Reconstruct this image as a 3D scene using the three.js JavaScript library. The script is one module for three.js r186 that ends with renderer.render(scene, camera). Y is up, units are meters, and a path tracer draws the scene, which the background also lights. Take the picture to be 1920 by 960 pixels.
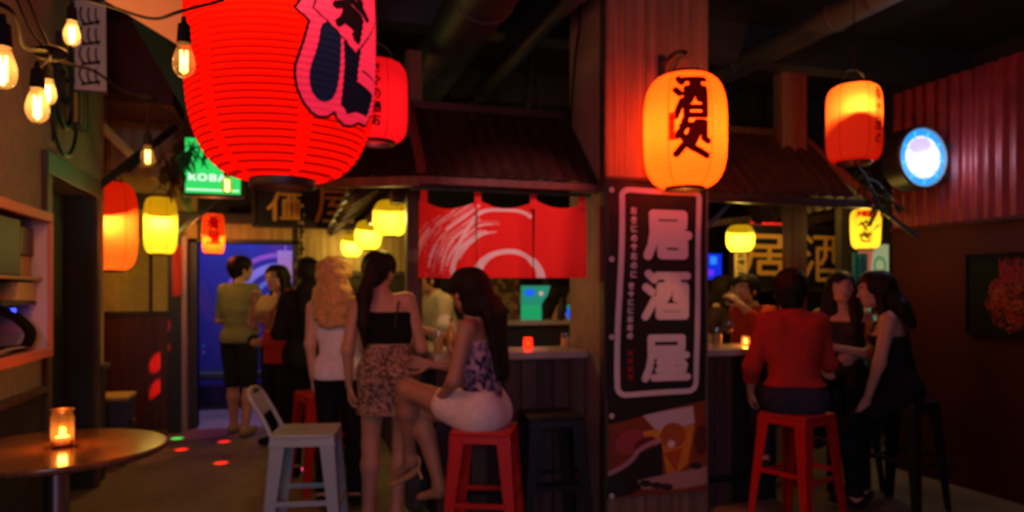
import * as THREE from 'three';
import { RoundedBoxGeometry } from 'three/addons/geometries/RoundedBoxGeometry.js';
import { mergeGeometries } from 'three/addons/utils/BufferGeometryUtils.js';
import { RectAreaLightUniformsLib } from 'three/addons/lights/RectAreaLightUniformsLib.js';

// ---------------------------------------------------------------- camera, background, exposure
const F = 1350, CX = 960, CY = 550, EYE = 1.38, YAW = Math.atan(412 / 1350);
const scene = new THREE.Scene();
scene.background = new THREE.Color(0x000000);
const camera = new THREE.PerspectiveCamera(2 * Math.atan(480 / F) * 180 / Math.PI, 2, 0.05, 60);
camera.position.set(0, EYE, 0);
camera.rotation.y = -YAW;
camera.setViewOffset(1920, 960, 0, -70, 1920, 960);
camera.focus = 0.5; camera.userData.fStop = 9;   // the lens is focused too near: the whole room is softly out of focus
const renderer = new THREE.WebGLRenderer();
renderer.toneMapping = THREE.LinearToneMapping;
renderer.toneMappingExposure = 1.0;
renderer.shadowMap.enabled = true;
RectAreaLightUniformsLib.init();

// ---------------------------------------------------------------- helpers
const V = (x, y, z) => new THREE.Vector3(x, y, z);
const COS = Math.cos(YAW), SIN = Math.sin(YAW);
const ray = (u, v) => { const a = (u - CX) / F; return [a * COS + SIN, -(v - CY) / F, -(COS - a * SIN)]; };
const at = (u, v, D) => { const r = ray(u, v); return V(r[0] * D, EYE + r[1] * D, r[2] * D); };
const onZ = (u, v, z) => { const r = ray(u, v); return at(u, v, z / r[2]); };
const onX = (u, v, x) => { const r = ray(u, v); return at(u, v, x / r[0]); };
const onY = (u, v, y) => { const r = ray(u, v); return at(u, v, (y - EYE) / r[1]); };
let seed = 7;
const rnd = () => { seed = (seed * 1664525 + 1013904223) >>> 0; return seed / 4294967296; };
const hash = (x, y, z) => { let h = Math.imul(x | 0, 374761393) ^ Math.imul(y | 0, 668265263) ^ Math.imul(z | 0, 1274126177); h = Math.imul(h ^ (h >>> 13), 1103515245); return ((h ^ (h >>> 16)) >>> 0) / 4294967296; };
const sm = (t) => t * t * (3 - 2 * t), lerp = (a, b, t) => a + (b - a) * t;
function noise(x, y, z = 0) {
  const i = Math.floor(x), j = Math.floor(y), k = Math.floor(z), a = sm(x - i), b = sm(y - j), c = sm(z - k);
  const g = (dx, dy, dz) => hash(i + dx, j + dy, k + dz);
  return lerp(lerp(lerp(g(0, 0, 0), g(1, 0, 0), a), lerp(g(0, 1, 0), g(1, 1, 0), a), b), lerp(lerp(g(0, 0, 1), g(1, 0, 1), a), lerp(g(0, 1, 1), g(1, 1, 1), a), b), c);
}
const taken = {};
function numbered(n) { const k = taken[n] = (taken[n] ?? -1) + 1; return k ? n + '_' + String(k).padStart(3, '0') : n; }
function mesh(name, geo, mat, parent) {
  const m = new THREE.Mesh(geo, mat); m.name = name; m.castShadow = m.receiveShadow = true; parent.add(m); return m;
}
function thing(name, label, category, pos = [0, 0, 0], turn = 0, group) {
  const o = new THREE.Group(); o.name = numbered(name); scene.add(o);
  if (pos.isVector3) o.position.copy(pos); else o.position.set(...pos);
  o.rotation.y = turn; o.userData = { label, category }; if (group) o.userData.group = group; return o;
}
function single(name, label, category, geo, mat, group) {
  const m = mesh(numbered(name), geo, mat, scene); m.userData = { label, category }; if (group) m.userData.group = group; return m;
}
function struct(name, geo, mat) { const m = mesh(numbered(name), geo, mat, scene); m.userData.kind = 'structure'; return m; }
function structGroup(name) { const o = new THREE.Group(); o.name = numbered(name); o.userData.kind = 'structure'; scene.add(o); return o; }
function dup(o, pos, turn, label) {
  const c = o.clone(); c.name = numbered(o.name.replace(/_\d{3}$/, '')); c.userData = { ...o.userData }; scene.add(c);
  if (pos.isVector3) c.position.copy(pos); else c.position.set(...pos);
  c.rotation.y = turn; if (label) c.userData.label = label; return c;
}
// geometry: all uv in metres
function uvBox(g) {
  const p = g.attributes.position, n = g.attributes.normal, uv = g.attributes.uv;
  for (let i = 0; i < p.count; i++) {
    const a = Math.abs(n.getX(i)), b = Math.abs(n.getY(i)), c = Math.abs(n.getZ(i));
    if (a > b && a > c) uv.setXY(i, p.getZ(i), p.getY(i)); else if (b > c) uv.setXY(i, p.getX(i), p.getZ(i)); else uv.setXY(i, p.getX(i), p.getY(i));
  }
  return g;
}
const bx = (x0, x1, y0, y1, z0, z1) => { const g = new THREE.BoxGeometry(Math.abs(x1 - x0), Math.abs(y1 - y0), Math.abs(z1 - z0)); g.translate((x0 + x1) / 2, (y0 + y1) / 2, (z0 + z1) / 2); return uvBox(g); };
const rb = (x0, x1, y0, y1, z0, z1, r = 0.005) => { const g = new RoundedBoxGeometry(Math.abs(x1 - x0), Math.abs(y1 - y0), Math.abs(z1 - z0), 2, r); g.translate((x0 + x1) / 2, (y0 + y1) / 2, (z0 + z1) / 2); return uvBox(g); };
const cyl = (r0, r1, h, x, y, z, n = 20) => { const g = new THREE.CylinderGeometry(r1, r0, h, n); g.translate(x, y + h / 2, z); return g; };   // r0 bottom, r1 top, base at y
const merge = (list) => mergeGeometries(list.map((g) => { const q = g.index ? g.toNonIndexed() : g; for (const k of Object.keys(q.attributes)) if (!['position', 'normal', 'uv'].includes(k)) q.deleteAttribute(k); return q; }));
const tube = (pts, r, n = 24, k = 8) => new THREE.TubeGeometry(new THREE.CatmullRomCurve3(pts), n, r, k);
function bar(a, b, w, h) {   // rectangular bar from a to b
  const d = b.clone().sub(a), L = d.length(); d.normalize();
  const side = V(0, 1, 0).cross(d); if (side.lengthSq() < 1e-6) side.set(1, 0, 0); side.normalize(); const up = d.clone().cross(side);
  const g = uvBox(new THREE.BoxGeometry(w, h, L)); g.applyMatrix4(new THREE.Matrix4().makeBasis(side, up, d)); const m = a.clone().add(b).multiplyScalar(0.5); g.translate(m.x, m.y, m.z); return g;
}
function prism8(b, t) {   // four bottom and four top corners (counter-clockwise seen from above)
  const p = [], q = (a, c, d, e) => p.push(...a, ...c, ...d, ...a, ...d, ...e);
  q(b[3], b[2], b[1], b[0]); q(t[0], t[1], t[2], t[3]);
  for (let i = 0; i < 4; i++) { const j = (i + 1) % 4; q(b[i], b[j], t[j], t[i]); }
  const g = new THREE.BufferGeometry(); g.setAttribute('position', new THREE.Float32BufferAttribute(p, 3)); g.setAttribute('uv', new THREE.Float32BufferAttribute(new Array(p.length / 3 * 2).fill(0), 2)); g.computeVertexNormals(); return uvBox(g);
}
// closed thin sheet from a function (s,t in 0..1) -> point; thickness along the normal
function sheet(fn, nx, ny, th, u0 = 0, u1 = 1) {
  const P = [], N = []; const pos = [], uv = [], idx = [];
  for (let j = 0; j <= ny; j++) for (let i = 0; i <= nx; i++) P.push(fn(i / nx, j / ny));
  const id = (i, j) => j * (nx + 1) + i;
  for (let j = 0; j <= ny; j++) for (let i = 0; i <= nx; i++) {
    const a = P[id(Math.min(i + 1, nx), j)].clone().sub(P[id(Math.max(i - 1, 0), j)]), b = P[id(i, Math.min(j + 1, ny))].clone().sub(P[id(i, Math.max(j - 1, 0))]);
    N.push(a.cross(b).normalize());
  }
  const n = P.length;
  for (const s of [0.5, -0.5]) for (let k = 0; k < n; k++) { const q = P[k].clone().addScaledVector(N[k], s * th); pos.push(q.x, q.y, q.z); uv.push(lerp(u0, u1, (k % (nx + 1)) / nx), Math.floor(k / (nx + 1)) / ny); }
  for (let j = 0; j < ny; j++) for (let i = 0; i < nx; i++) {
    const a = id(i, j), b = id(i + 1, j), c = id(i + 1, j + 1), d = id(i, j + 1);
    idx.push(a, b, c, a, c, d, n + a, n + c, n + b, n + a, n + d, n + c);
  }
  const edge = (a, b) => idx.push(a, n + a, n + b, a, n + b, b);
  for (let i = 0; i < nx; i++) { edge(id(i, 0), id(i + 1, 0)); edge(id(i + 1, ny), id(i, ny)); }
  for (let j = 0; j < ny; j++) { edge(id(nx, j), id(nx, j + 1)); edge(id(0, j + 1), id(0, j)); }
  const g = new THREE.BufferGeometry(); g.setAttribute('position', new THREE.Float32BufferAttribute(pos, 3)); g.setAttribute('uv', new THREE.Float32BufferAttribute(uv, 2)); g.setIndex(idx); g.computeVertexNormals(); return g;
}

// ---------------------------------------------------------------- textures and materials
function canvasTex(w, h, draw) { const c = document.createElement('canvas'); c.width = w; c.height = h; draw(c.getContext('2d'), w, h); const t = new THREE.CanvasTexture(c); t.colorSpace = THREE.SRGBColorSpace; return t; }
function dataTex(w, h, fn, rx = 1, ry = 1) {
  const d = new Uint8Array(w * h * 4);
  for (let y = 0; y < h; y++) for (let x = 0; x < w; x++) { const c = fn(x / w, y / h), o = 4 * (y * w + x); if (Array.isArray(c)) { d[o] = c[0]; d[o + 1] = c[1]; d[o + 2] = c[2]; } else d[o] = d[o + 1] = d[o + 2] = c; d[o + 3] = 255; }
  const t = new THREE.DataTexture(d, w, h); t.wrapS = t.wrapT = THREE.RepeatWrapping; t.magFilter = THREE.LinearFilter; t.minFilter = THREE.LinearMipmapLinearFilter; t.generateMipmaps = true; t.repeat.set(rx, ry); t.colorSpace = THREE.SRGBColorSpace; t.needsUpdate = true; return t;
}
const per = (x, y, p, q) => { // tiling noise
  const i = Math.floor(x), j = Math.floor(y), a = sm(x - i), b = sm(y - j), g = (m, n) => hash(((i + m) % p + p) % p, ((j + n) % q + q) % q, p * 31 + q);
  return lerp(lerp(g(0, 0), g(1, 0), a), lerp(g(0, 1), g(1, 1), a), b);
};
const concreteT = dataTex(512, 512, (x, y) => 150 + 60 * per(x * 6, y * 6, 6, 6) + 25 * per(x * 40, y * 40, 40, 40) + 20 * per(x * 150, y * 150, 150, 150), 0.5, 0.5);
const plasterT = dataTex(512, 512, (x, y) => 185 + 30 * per(x * 5, y * 5, 5, 5) + 20 * per(x * 30, y * 30, 30, 30) + 18 * per(x * 128, y * 128, 128, 128), 0.8, 0.8);
const woodT = dataTex(512, 512, (x, y) => 130 + 60 * per(x * 24 + 0.8 * per(x * 4, y * 2, 4, 2), y * 2, 24, 2) + 40 * per(x * 90, y * 4, 90, 4) + 25 * per(x * 6, y * 3, 6, 3), 2, 0.6);
const rustT = dataTex(256, 256, (x, y) => 170 + 50 * per(x * 8, y * 8, 8, 8) + 35 * per(x * 60, y * 20, 60, 20), 1, 1);
const clothBump = dataTex(128, 128, (x, y) => 128 + 60 * Math.sin(x * Math.PI * 64) * Math.sin(y * Math.PI * 64), 12, 12); clothBump.colorSpace = THREE.NoColorSpace;
const lin = (r, g, b) => new THREE.Color().setRGB(r, g, b);
const std = (c, o = {}) => new THREE.MeshStandardMaterial({ color: Array.isArray(c) ? lin(...c) : new THREE.Color(c), roughness: 0.8, ...o });
const M = {
  floor: std([0.25, 0.16, 0.115], { map: concreteT, roughness: 0.62, bumpMap: concreteT, bumpScale: 0.002 }),
  plaster: std([0.5, 0.36, 0.3], { map: plasterT, roughness: 0.9, bumpMap: plasterT, bumpScale: 0.004 }),
  yellowPlaster: std([0.6, 0.42, 0.13], { map: plasterT, roughness: 0.9 }),
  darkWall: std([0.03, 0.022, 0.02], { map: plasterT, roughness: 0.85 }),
  ceiling: std([0.012, 0.012, 0.014], { roughness: 0.95 }),
  duct: std([0.035, 0.045, 0.05], { roughness: 0.5, metalness: 0.6 }),
  steel: std([0.03, 0.032, 0.035], { roughness: 0.6 }),
  darkWood: std([0.06, 0.034, 0.022], { map: woodT, roughness: 0.6 }),
  midWood: std([0.17, 0.085, 0.045], { map: woodT, roughness: 0.65 }),
  planks: [0, 1, 2].map((k) => std([[0.4, 0.21, 0.13], [0.36, 0.2, 0.13], [0.43, 0.23, 0.15]][k], { map: woodT, roughness: 0.6, bumpMap: woodT, bumpScale: 0.002 })),
  counterPlank: [0, 1, 2].map((k) => std([[0.13, 0.06, 0.05], [0.1, 0.045, 0.04], [0.15, 0.08, 0.06]][k], { map: woodT, roughness: 0.6 })),
  yellowBoard: [0, 1].map((k) => std([[0.62, 0.43, 0.16], [0.58, 0.4, 0.14]][k], { map: woodT, roughness: 0.6 })),
  wainscot: std([0.16, 0.032, 0.02], { map: woodT, roughness: 0.45 }),
  concretePillar: std([0.3, 0.19, 0.15], { map: plasterT, roughness: 0.85, bumpMap: plasterT, bumpScale: 0.005 }),
  marble: std([0.55, 0.46, 0.42], { map: plasterT, roughness: 0.3 }),
  roof: std([0.04, 0.012, 0.01], { map: rustT, roughness: 0.45, metalness: 0.2 }),
  roofTrim: std([0.17, 0.025, 0.018], { map: woodT, roughness: 0.6 }),  // red lantern light on the post is put into this trim colour
  redMetal: new THREE.MeshPhysicalMaterial({ color: lin(0.19, 0.012, 0.014), map: rustT, roughness: 0.42, metalness: 0.15, specularIntensity: 0.45 }),
  redWall: new THREE.MeshPhysicalMaterial({ color: lin(0.055, 0.005, 0.004), map: plasterT, roughness: 0.75, specularIntensity: 0.25 }),
  black: std([0.012, 0.012, 0.012], { roughness: 0.5 }),
  blackMetal: std([0.02, 0.02, 0.022], { roughness: 0.4, metalness: 0.5 }),
  redPaint: std([0.5, 0.012, 0.008], { roughness: 0.32 }),
  greyPaint: std([0.3, 0.38, 0.42], { roughness: 0.4 }),
  chrome: std([0.6, 0.6, 0.62], { roughness: 0.16, metalness: 1 }),
  cable: new THREE.MeshPhysicalMaterial({ color: lin(0.006, 0.005, 0.005), roughness: 0.8, specularIntensity: 0.15 }),
  wax: std([0.8, 0.7, 0.5], { roughness: 0.5 }),
  white: std([0.7, 0.68, 0.66], { roughness: 0.7 }),
  glass: new THREE.MeshPhysicalMaterial({ color: lin(1, 1, 1), transmission: 1, thickness: 0, roughness: 0.03, ior: 1.45 }),
  jarGlass: new THREE.MeshPhysicalMaterial({ color: lin(1, 0.72, 0.45), transmission: 1, thickness: 0, roughness: 0.13, ior: 1.45 }),
  amberGlass: new THREE.MeshPhysicalMaterial({ color: lin(1, 0.78, 0.45), transmission: 1, thickness: 0, roughness: 0.13, ior: 1.4 }),
  redGlass: new THREE.MeshPhysicalMaterial({ color: lin(1, 0.16, 0.05), transmission: 0.7, thickness: 0, roughness: 0.6 }),
  leaf: std([0.06, 0.1, 0.035], { roughness: 0.6, side: THREE.DoubleSide }),
  dryLeaf: std([0.2, 0.09, 0.03], { roughness: 0.7, side: THREE.DoubleSide }),
};
const glow = (r, g, b, base = [0.3, 0.3, 0.3]) => std(base, { emissive: lin(1, 1, 1).setRGB(r, g, b), roughness: 0.6 });
function lamp(color, I, pos, parent, radius = 2) {
  const l = new THREE.PointLight(lin(...color), I, 0, 2); if (pos.isVector3) l.position.copy(pos); else l.position.set(...pos);
  l.castShadow = true; l.shadow.radius = radius; l.name = 'lamp'; parent.add(l); return l;
}

// ---------------------------------------------------------------- lettering (brush strokes in a 100 x 100 box)
const SHI = [[[18, 10], [86, 10], [86, 34], [22, 34]], [[18, 10], [19, 50], [14, 76], [4, 98]]];
const GLYPH = {
  i: [...SHI, [[28, 54], [98, 54]], [[62, 38], [62, 70]], [[38, 71], [88, 71], [88, 96], [38, 96], [38, 71]]],
  sake: [[[8, 8], [22, 20]], [[3, 36], [17, 46]], [[4, 97], [12, 84], [24, 62]], [[30, 12], [99, 12]], [[37, 34], [94, 34], [94, 96], [37, 96], [37, 34]], [[56, 12], [55, 50], [46, 64]], [[75, 12], [75, 60], [88, 62]], [[38, 78], [93, 78]]],
  ya: [...SHI, [[30, 48], [96, 48]], [[54, 48], [38, 64], [86, 62]], [[76, 54], [92, 70]], [[36, 80], [90, 80]], [[62, 64], [62, 97]], [[24, 97], [99, 97]]],
  dokoro: [[[32, 4], [26, 24], [8, 44]], [[24, 18], [58, 18], [40, 56], [6, 88]], [[18, 38], [50, 72], [98, 92]], [[66, 10], [66, 40], [54, 62]], [[66, 10], [88, 10], [88, 50], [99, 56]]],
  sakana: [[[26, 4], [74, 26]], [[74, 4], [28, 28]], [[4, 40], [96, 36]], [[48, 26], [36, 50], [8, 72]], [[36, 54], [34, 84], [22, 99]], [[36, 54], [80, 52], [80, 96], [70, 94]], [[38, 68], [78, 67]], [[38, 82], [78, 81]]],
  kana_ya: [[[8, 42], [60, 22], [88, 32], [78, 54], [58, 56]], [[50, 6], [60, 24]], [[26, 18], [56, 96]]],
  kana_ki: [[[16, 26], [82, 16]], [[14, 46], [86, 36]], [[40, 4], [66, 62], [76, 66], [56, 60]], [[24, 66], [26, 86], [48, 96], [78, 92]]],
  kana_o: [[[10, 28], [62, 22]], [[36, 6], [36, 84], [14, 84], [16, 62], [60, 50], [86, 66], [78, 90], [58, 94]], [[76, 16], [92, 28]]],
  kana_ni: [[[18, 8], [14, 60], [24, 92]], [[46, 22], [88, 18]], [[46, 66], [52, 84], [92, 84]]],
  kana_no: [[[54, 20], [44, 66], [22, 80], [10, 56], [36, 20], [70, 14], [92, 46], [82, 78], [58, 94]]],
  nin: [[[34, 4], [22, 40], [4, 62]], [[22, 36], [22, 98]], [[44, 14], [98, 14]], [[50, 34], [94, 34], [94, 92], [50, 92], [50, 34]], [[64, 14], [64, 92]], [[80, 14], [80, 92]], [[42, 92], [99, 92]]],
};
function glyph(c, name, x, y, w, h, lw, color) {
  c.strokeStyle = color; c.lineWidth = lw; c.lineCap = 'round'; c.lineJoin = 'round';
  for (const s of GLYPH[name]) {
    c.beginPath(); c.moveTo(x + s[0][0] * w / 100, y + s[0][1] * h / 100);
    for (let k = 1; k < s.length; k++) c.lineTo(x + s[k][0] * w / 100, y + s[k][1] * h / 100);
    c.stroke();
  }
}

// ---------------------------------------------------------------- the room
const XL = -1.35, XR = 4.57, ZF = -8.0, HC = 3.6;
struct('floor', bx(-3.7, 6.2, -0.12, 0, -10.8, 2.7), M.floor);
struct('ceiling', bx(-3.7, 6.2, HC, HC + 0.12, -10.8, 2.7), M.ceiling);
// left wall with its door opening
const DZ0 = -4.74, DZ1 = -5.74, DH = 2.06;
{
  const w = structGroup('wall_left');
  mesh('plaster', merge([bx(XL - 0.2, XL, 0, HC, DZ0, 2.5), bx(XL - 0.2, XL, DH, HC, DZ1, DZ0), bx(XL - 0.2, XL, 0, HC, -6.05, DZ1)]), M.plaster, w);
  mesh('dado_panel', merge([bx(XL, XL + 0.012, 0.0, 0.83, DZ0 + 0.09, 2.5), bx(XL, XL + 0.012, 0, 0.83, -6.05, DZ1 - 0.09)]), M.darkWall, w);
  mesh('dado_rail', merge([bx(XL, XL + 0.05, 0.83, 0.862, DZ0 + 0.09, 2.5), bx(XL, XL + 0.05, 0.83, 0.862, -6.05, DZ1 - 0.09)]), M.midWood, w);
}
{
  const d = structGroup('door_1'), casing = std([0.11, 0.13, 0.09], { map: woodT, roughness: 0.5 });
  mesh('casing', rb(XL, XL + 0.03, 0, DH, DZ0, DZ0 + 0.09), M.midWood, d);
  mesh('added_dark_lining', rb(XL - 0.2, XL + 0.004, 0, DH, DZ1, DZ1 + 0.02, 0.003), M.black, d);  // black boards added over the reveals to keep the door opening dark
  mesh('added_dark_lining', rb(XL - 0.2, XL + 0.004, 0, DH, DZ0 - 0.02, DZ0, 0.003), M.black, d);
  mesh('casing', rb(XL, XL + 0.03, 0, DH, DZ1 - 0.09, DZ1), M.midWood, d);
  mesh('head_casing', rb(XL, XL + 0.035, DH, DH + 0.13, DZ1 - 0.09, DZ0 + 0.09), casing, d);
  mesh('leaf', rb(XL - 0.2, XL - 0.16, 0.01, DH - 0.01, DZ1 + 0.01, DZ0 - 0.01), M.black, d);
  mesh('panel', rb(XL - 0.16, XL - 0.148, 0.2, 0.95, DZ1 + 0.15, DZ0 - 0.15), M.black, d);
  mesh('panel', rb(XL - 0.16, XL - 0.148, 1.1, 1.9, DZ1 + 0.15, DZ0 - 0.15), M.black, d);
  mesh('handle', tube([V(XL - 0.15, 1.0, DZ0 - 0.08), V(XL - 0.11, 1.0, DZ0 - 0.08), V(XL - 0.11, 1.0, DZ0 - 0.18)], 0.009), M.chrome, d);
}
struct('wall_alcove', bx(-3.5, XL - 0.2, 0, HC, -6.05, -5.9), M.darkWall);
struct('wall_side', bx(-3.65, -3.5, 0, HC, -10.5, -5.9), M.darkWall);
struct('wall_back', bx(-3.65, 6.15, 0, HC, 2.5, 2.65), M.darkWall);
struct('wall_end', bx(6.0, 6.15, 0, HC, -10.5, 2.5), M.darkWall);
// far wall with the doorway into the blue room
const OX0 = -0.93, OX1 = 0.0, OH = 1.9;
{
  const w = structGroup('wall_far');
  mesh('wall_panel', bx(-3.5, OX0, 0, HC, ZF - 0.15, ZF), M.yellowPlaster, w);
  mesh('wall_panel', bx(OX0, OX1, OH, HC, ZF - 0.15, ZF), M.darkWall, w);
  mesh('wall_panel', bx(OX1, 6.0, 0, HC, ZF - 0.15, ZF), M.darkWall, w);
  // wooden wainscot of wide boards left of the doorway
  for (let k = 0; k < 10; k++) mesh('board', bx(-3.5 + k * 0.2325, -3.5 + k * 0.2325 + 0.229, 0, 1.15, ZF, ZF + 0.02), M.wainscot, w);
  mesh('rail', bx(-3.5, -1.175, 1.15, 1.2, ZF, ZF + 0.035), M.darkWood, w);
  // tongue-and-groove boards over the doorway and beside it
  for (let k = 0; k < 9; k++) mesh('board', rb(-0.9 + k * 0.1, -0.9 + k * 0.1 + 0.097, OH + 0.03, 2.1, ZF, ZF + 0.02, 0.003), M.yellowBoard[k % 2], w);
  for (let k = 0; k < 20; k++) mesh('board', rb(0.06 + k * 0.1, 0.06 + k * 0.1 + 0.097, 1.62, 2.1, ZF, ZF + 0.02, 0.003), M.yellowBoard[(k * 7 + 3) % 5 % 2], w);
  mesh('beam', bx(-1.3, 4.2, 2.1, 2.2, ZF, ZF + 0.12), M.darkWood, w);
  mesh('beam', bx(0.06, 2.1, 1.57, 1.62, ZF, ZF + 0.03), M.darkWood, w);
}
{
  const d = structGroup('door_2');
  mesh('jamb', bx(OX0 - 0.07, OX0, 0, OH + 0.03, ZF - 0.15, ZF + 0.05), M.black, d);
  mesh('jamb', bx(OX1, OX1 + 0.07, 0, OH + 0.03, ZF - 0.15, ZF + 0.05), M.black, d);
  mesh('head', bx(OX0 - 0.07, OX1 + 0.07, OH, OH + 0.04, ZF - 0.15, ZF + 0.05), M.black, d);
}
{
  const t = thing('square_post', 'tall black square post beside the doorway of the blue room', 'post');
  mesh('shaft', rb(-1.17, -1.05, 0, 2.09, -7.87, -7.75, 0.006), M.black, t);
  mesh('edge_strip', rb(-1.05, -1.005, 0, 1.95, -7.85, -7.77, 0.004), std([0.3, 0.2, 0.24], { roughness: 0.5 }), t);
}
single('vertical_banner', 'narrow red cloth banner hanging on the black post by the doorway', 'banner', sheet((s, t) => V(-1.13 + 0.09 * s, 1.35 + 0.5 * t, -7.74 + 0.006 * Math.sin(s * 5 + t * 4)), 6, 10, 0.004), std([0.35, 0.02, 0.02]));
// blue room beyond the doorway
const blueWall = std([0.2, 0.16, 0.5], { map: plasterT, roughness: 0.8 });
struct('wall_inner', bx(-2.2, -2.05, 0, HC, -10.5, ZF - 0.15), blueWall);
struct('wall_inner', bx(1.2, 1.35, 0, HC, -10.5, ZF - 0.15), blueWall);
struct('wall_rear', bx(-3.65, 6.15, 0, HC, -10.65, -10.5), blueWall);
{
  const tex = canvasTex(512, 512, (c, w, h) => {
    c.fillStyle = '#2a2f9a'; c.fillRect(0, 0, w, h);
    for (let k = 0; k < 60; k++) { c.fillStyle = ['#6a3fb0', '#3a49c8', '#8a3a90', '#20308a'][k % 4]; c.globalAlpha = 0.5; c.beginPath(); const x = rnd() * w, y = rnd() * h; c.moveTo(x, y); c.lineTo(x + 60 * rnd(), y + 120 * rnd()); c.lineTo(x - 50 * rnd(), y + 90 * rnd()); c.fill(); }
    c.globalAlpha = 1; c.lineWidth = 20; c.strokeStyle = '#cfe0ff'; c.beginPath(); c.arc(300, 250, 90, 3.0, 6.6); c.stroke();
    c.lineWidth = 12; c.strokeStyle = '#e08ad0'; c.beginPath(); c.arc(300, 250, 120, 2.9, 4.9); c.stroke(); c.strokeStyle = '#9fd0ff'; c.beginPath(); c.arc(300, 250, 58, 3.2, 6.9); c.stroke();
    c.fillStyle = '#6f9fff'; c.beginPath(); c.arc(300, 250, 36, 0, 7); c.fill();
    for (let k = 0; k < 40; k++) { c.fillStyle = ['#8fb0ff', '#ff9ae0', '#5fd0ff'][k % 3]; c.fillRect(rnd() * w, 260 + rnd() * 240, 5, 5); }
  });
  single('mural_panel', 'large blue and violet mural panel with pale rings inside the doorway', 'mural', bx(-1.75, 1.0, 0, 2.5, -9.62, -9.58), std([0.4, 0.4, 0.4], { map: tex, roughness: 0.6 }));
  const g = scene.children.at(-1).geometry, p = g.attributes.position; for (let i = 0; i < p.count; i++) g.attributes.uv.setXY(i, (p.getX(i) + 1.75) / 2.75, (p.getY(i) - 0.0) / 2.5);
  single('low_bench', 'low dark bench against the mural in the blue room', 'bench', merge([rb(-1.4, 0.8, 0.36, 0.45, -9.5, -9.1, 0.02), bx(-1.35, -1.25, 0, 0.36, -9.45, -9.15), bx(0.6, 0.7, 0, 0.36, -9.45, -9.15)]), M.black);
  single('small_poster', 'small pale pink poster inside the doorway of the blue room', 'poster', merge([bx(-0.16, 0.01, 1.52, 1.87, -8.68, -8.66), bx(-0.08, -0.07, 1.87, HC, -8.675, -8.67)]), std([0.8, 0.45, 0.5]));
  const t = thing('unseen_stage_light', 'unseen blue stage lamp lighting the blue room from above the doorway', 'lamp', [-0.6, 3.2, -8.3]);  // out of view above the doorway; gives mural and floor their blue
  mesh('housing', cyl(0.09, 0.06, 0.16, 0, 0.02, 0), M.black, t);
  mesh('lens', cyl(0.08, 0.08, 0.02, 0, 0, 0), glow(0.3, 0.8, 4), t);
  mesh('hanger', cyl(0.008, 0.008, HC - 3.37, 0, 0.17, 0, 8), M.black, t);
  lamp([0.1, 0.3, 1], 22, [0, -0.06, 0], t, 3);
  const t2 = thing('unseen_stage_light', 'unseen magenta stage lamp lighting the blue room from above the doorway', 'lamp', [0.3, 3.0, -8.6]);  // out of view above the doorway; gives the mural its purple
  mesh('housing', cyl(0.09, 0.06, 0.16, 0, 0.02, 0), M.black, t2);
  mesh('lens', cyl(0.08, 0.08, 0.02, 0, 0, 0), glow(4, 0.4, 1.4), t2);
  mesh('hanger', cyl(0.008, 0.008, HC - 3.17, 0, 0.17, 0, 8), M.black, t2);
  lamp([1, 0.1, 0.35], 6, [0, -0.06, 0], t2, 3);
}
// dark sign boards with gold characters
function signBoard(label, u0, v0, u1, v1, z, chars, group) {
  const a = onZ(u0, v1, z), b = onZ(u1, v0, z), w = b.x - a.x, h = b.y - a.y;
  const tex = canvasTex(768, 384, (c, W, H) => {
    c.fillStyle = '#120b07'; c.fillRect(0, 0, W, H);
    for (const [name, cu0, cv0, cu1, cv1, lw] of chars) glyph(c, name, (cu0 - u0) / (u1 - u0) * W, (cv0 - v0) / (v1 - v0) * H, (cu1 - cu0) / (u1 - u0) * W, (cv1 - cv0) / (v1 - v0) * H, lw, '#f2b850');
  });
  const t = thing('sign_board', label, 'sign', [a.x, a.y, z], 0, group);
  const g = bx(0, w, 0, h, -0.03, 0); const p = g.attributes.position; for (let i = 0; i < p.count; i++) g.attributes.uv.setXY(i, p.getX(i) / w, p.getY(i) / h);
  mesh('panel', g, std([1, 1, 1], { map: tex, roughness: 0.6 }), t);
  mesh('frame', merge([bx(-0.03, w + 0.03, h, h + 0.03, -0.04, 0.02), bx(-0.03, w + 0.03, -0.03, 0, -0.04, 0.02), bx(-0.03, 0, 0, h, -0.04, 0.02), bx(w, w + 0.03, 0, h, -0.04, 0.02)]), M.darkWood, t);
  for (const x of [0.1 * w, 0.9 * w]) mesh('hanger', cyl(0.004, 0.004, HC - a.y - h - 0.03, x, h + 0.03, -0.02, 6), M.cable, t);
  return t;
}
signBoard('dark sign board with gold characters above the yellow boards', 478, 348, 706, 420, -7.5, [['nin', 500, 362, 562, 413, 26], ['ya', 588, 334, 660, 414, 26]]);
signBoard('black sign board with tall gold characters behind the red-shirted drinker', 1376, 432, 1600, 540, -6.2, [['i', 1392, 440, 1470, 516, 30], ['sake', 1500, 436, 1582, 528, 26]]);
{
  const tex = canvasTex(128, 128, (c, w, h) => { c.fillStyle = '#14100c'; c.fillRect(0, 0, w, h); c.strokeStyle = '#d8c8a0'; c.lineWidth = 12; c.lineCap = 'round'; for (const [a, b, d, e] of [[30, 20, 90, 110], [88, 24, 40, 100], [24, 60, 60, 40], [60, 90, 110, 80]]) { c.beginPath(); c.moveTo(a, b); c.lineTo(d, e); c.stroke(); } });
  const a = onZ(580, 560, -7.9), b = onZ(640, 508, -7.9); const g = bx(a.x, b.x, a.y, b.y, -7.98, -7.94), p = g.attributes.position;
  for (let i = 0; i < p.count; i++) g.attributes.uv.setXY(i, (p.getX(i) - a.x) / (b.x - a.x), (p.getY(i) - a.y) / (b.y - a.y));
  single('chalk_board', 'small black board with pale brushed strokes under the yellow boards', 'board', g, std([1, 1, 1], { map: tex, roughness: 0.8 }));
}
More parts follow.
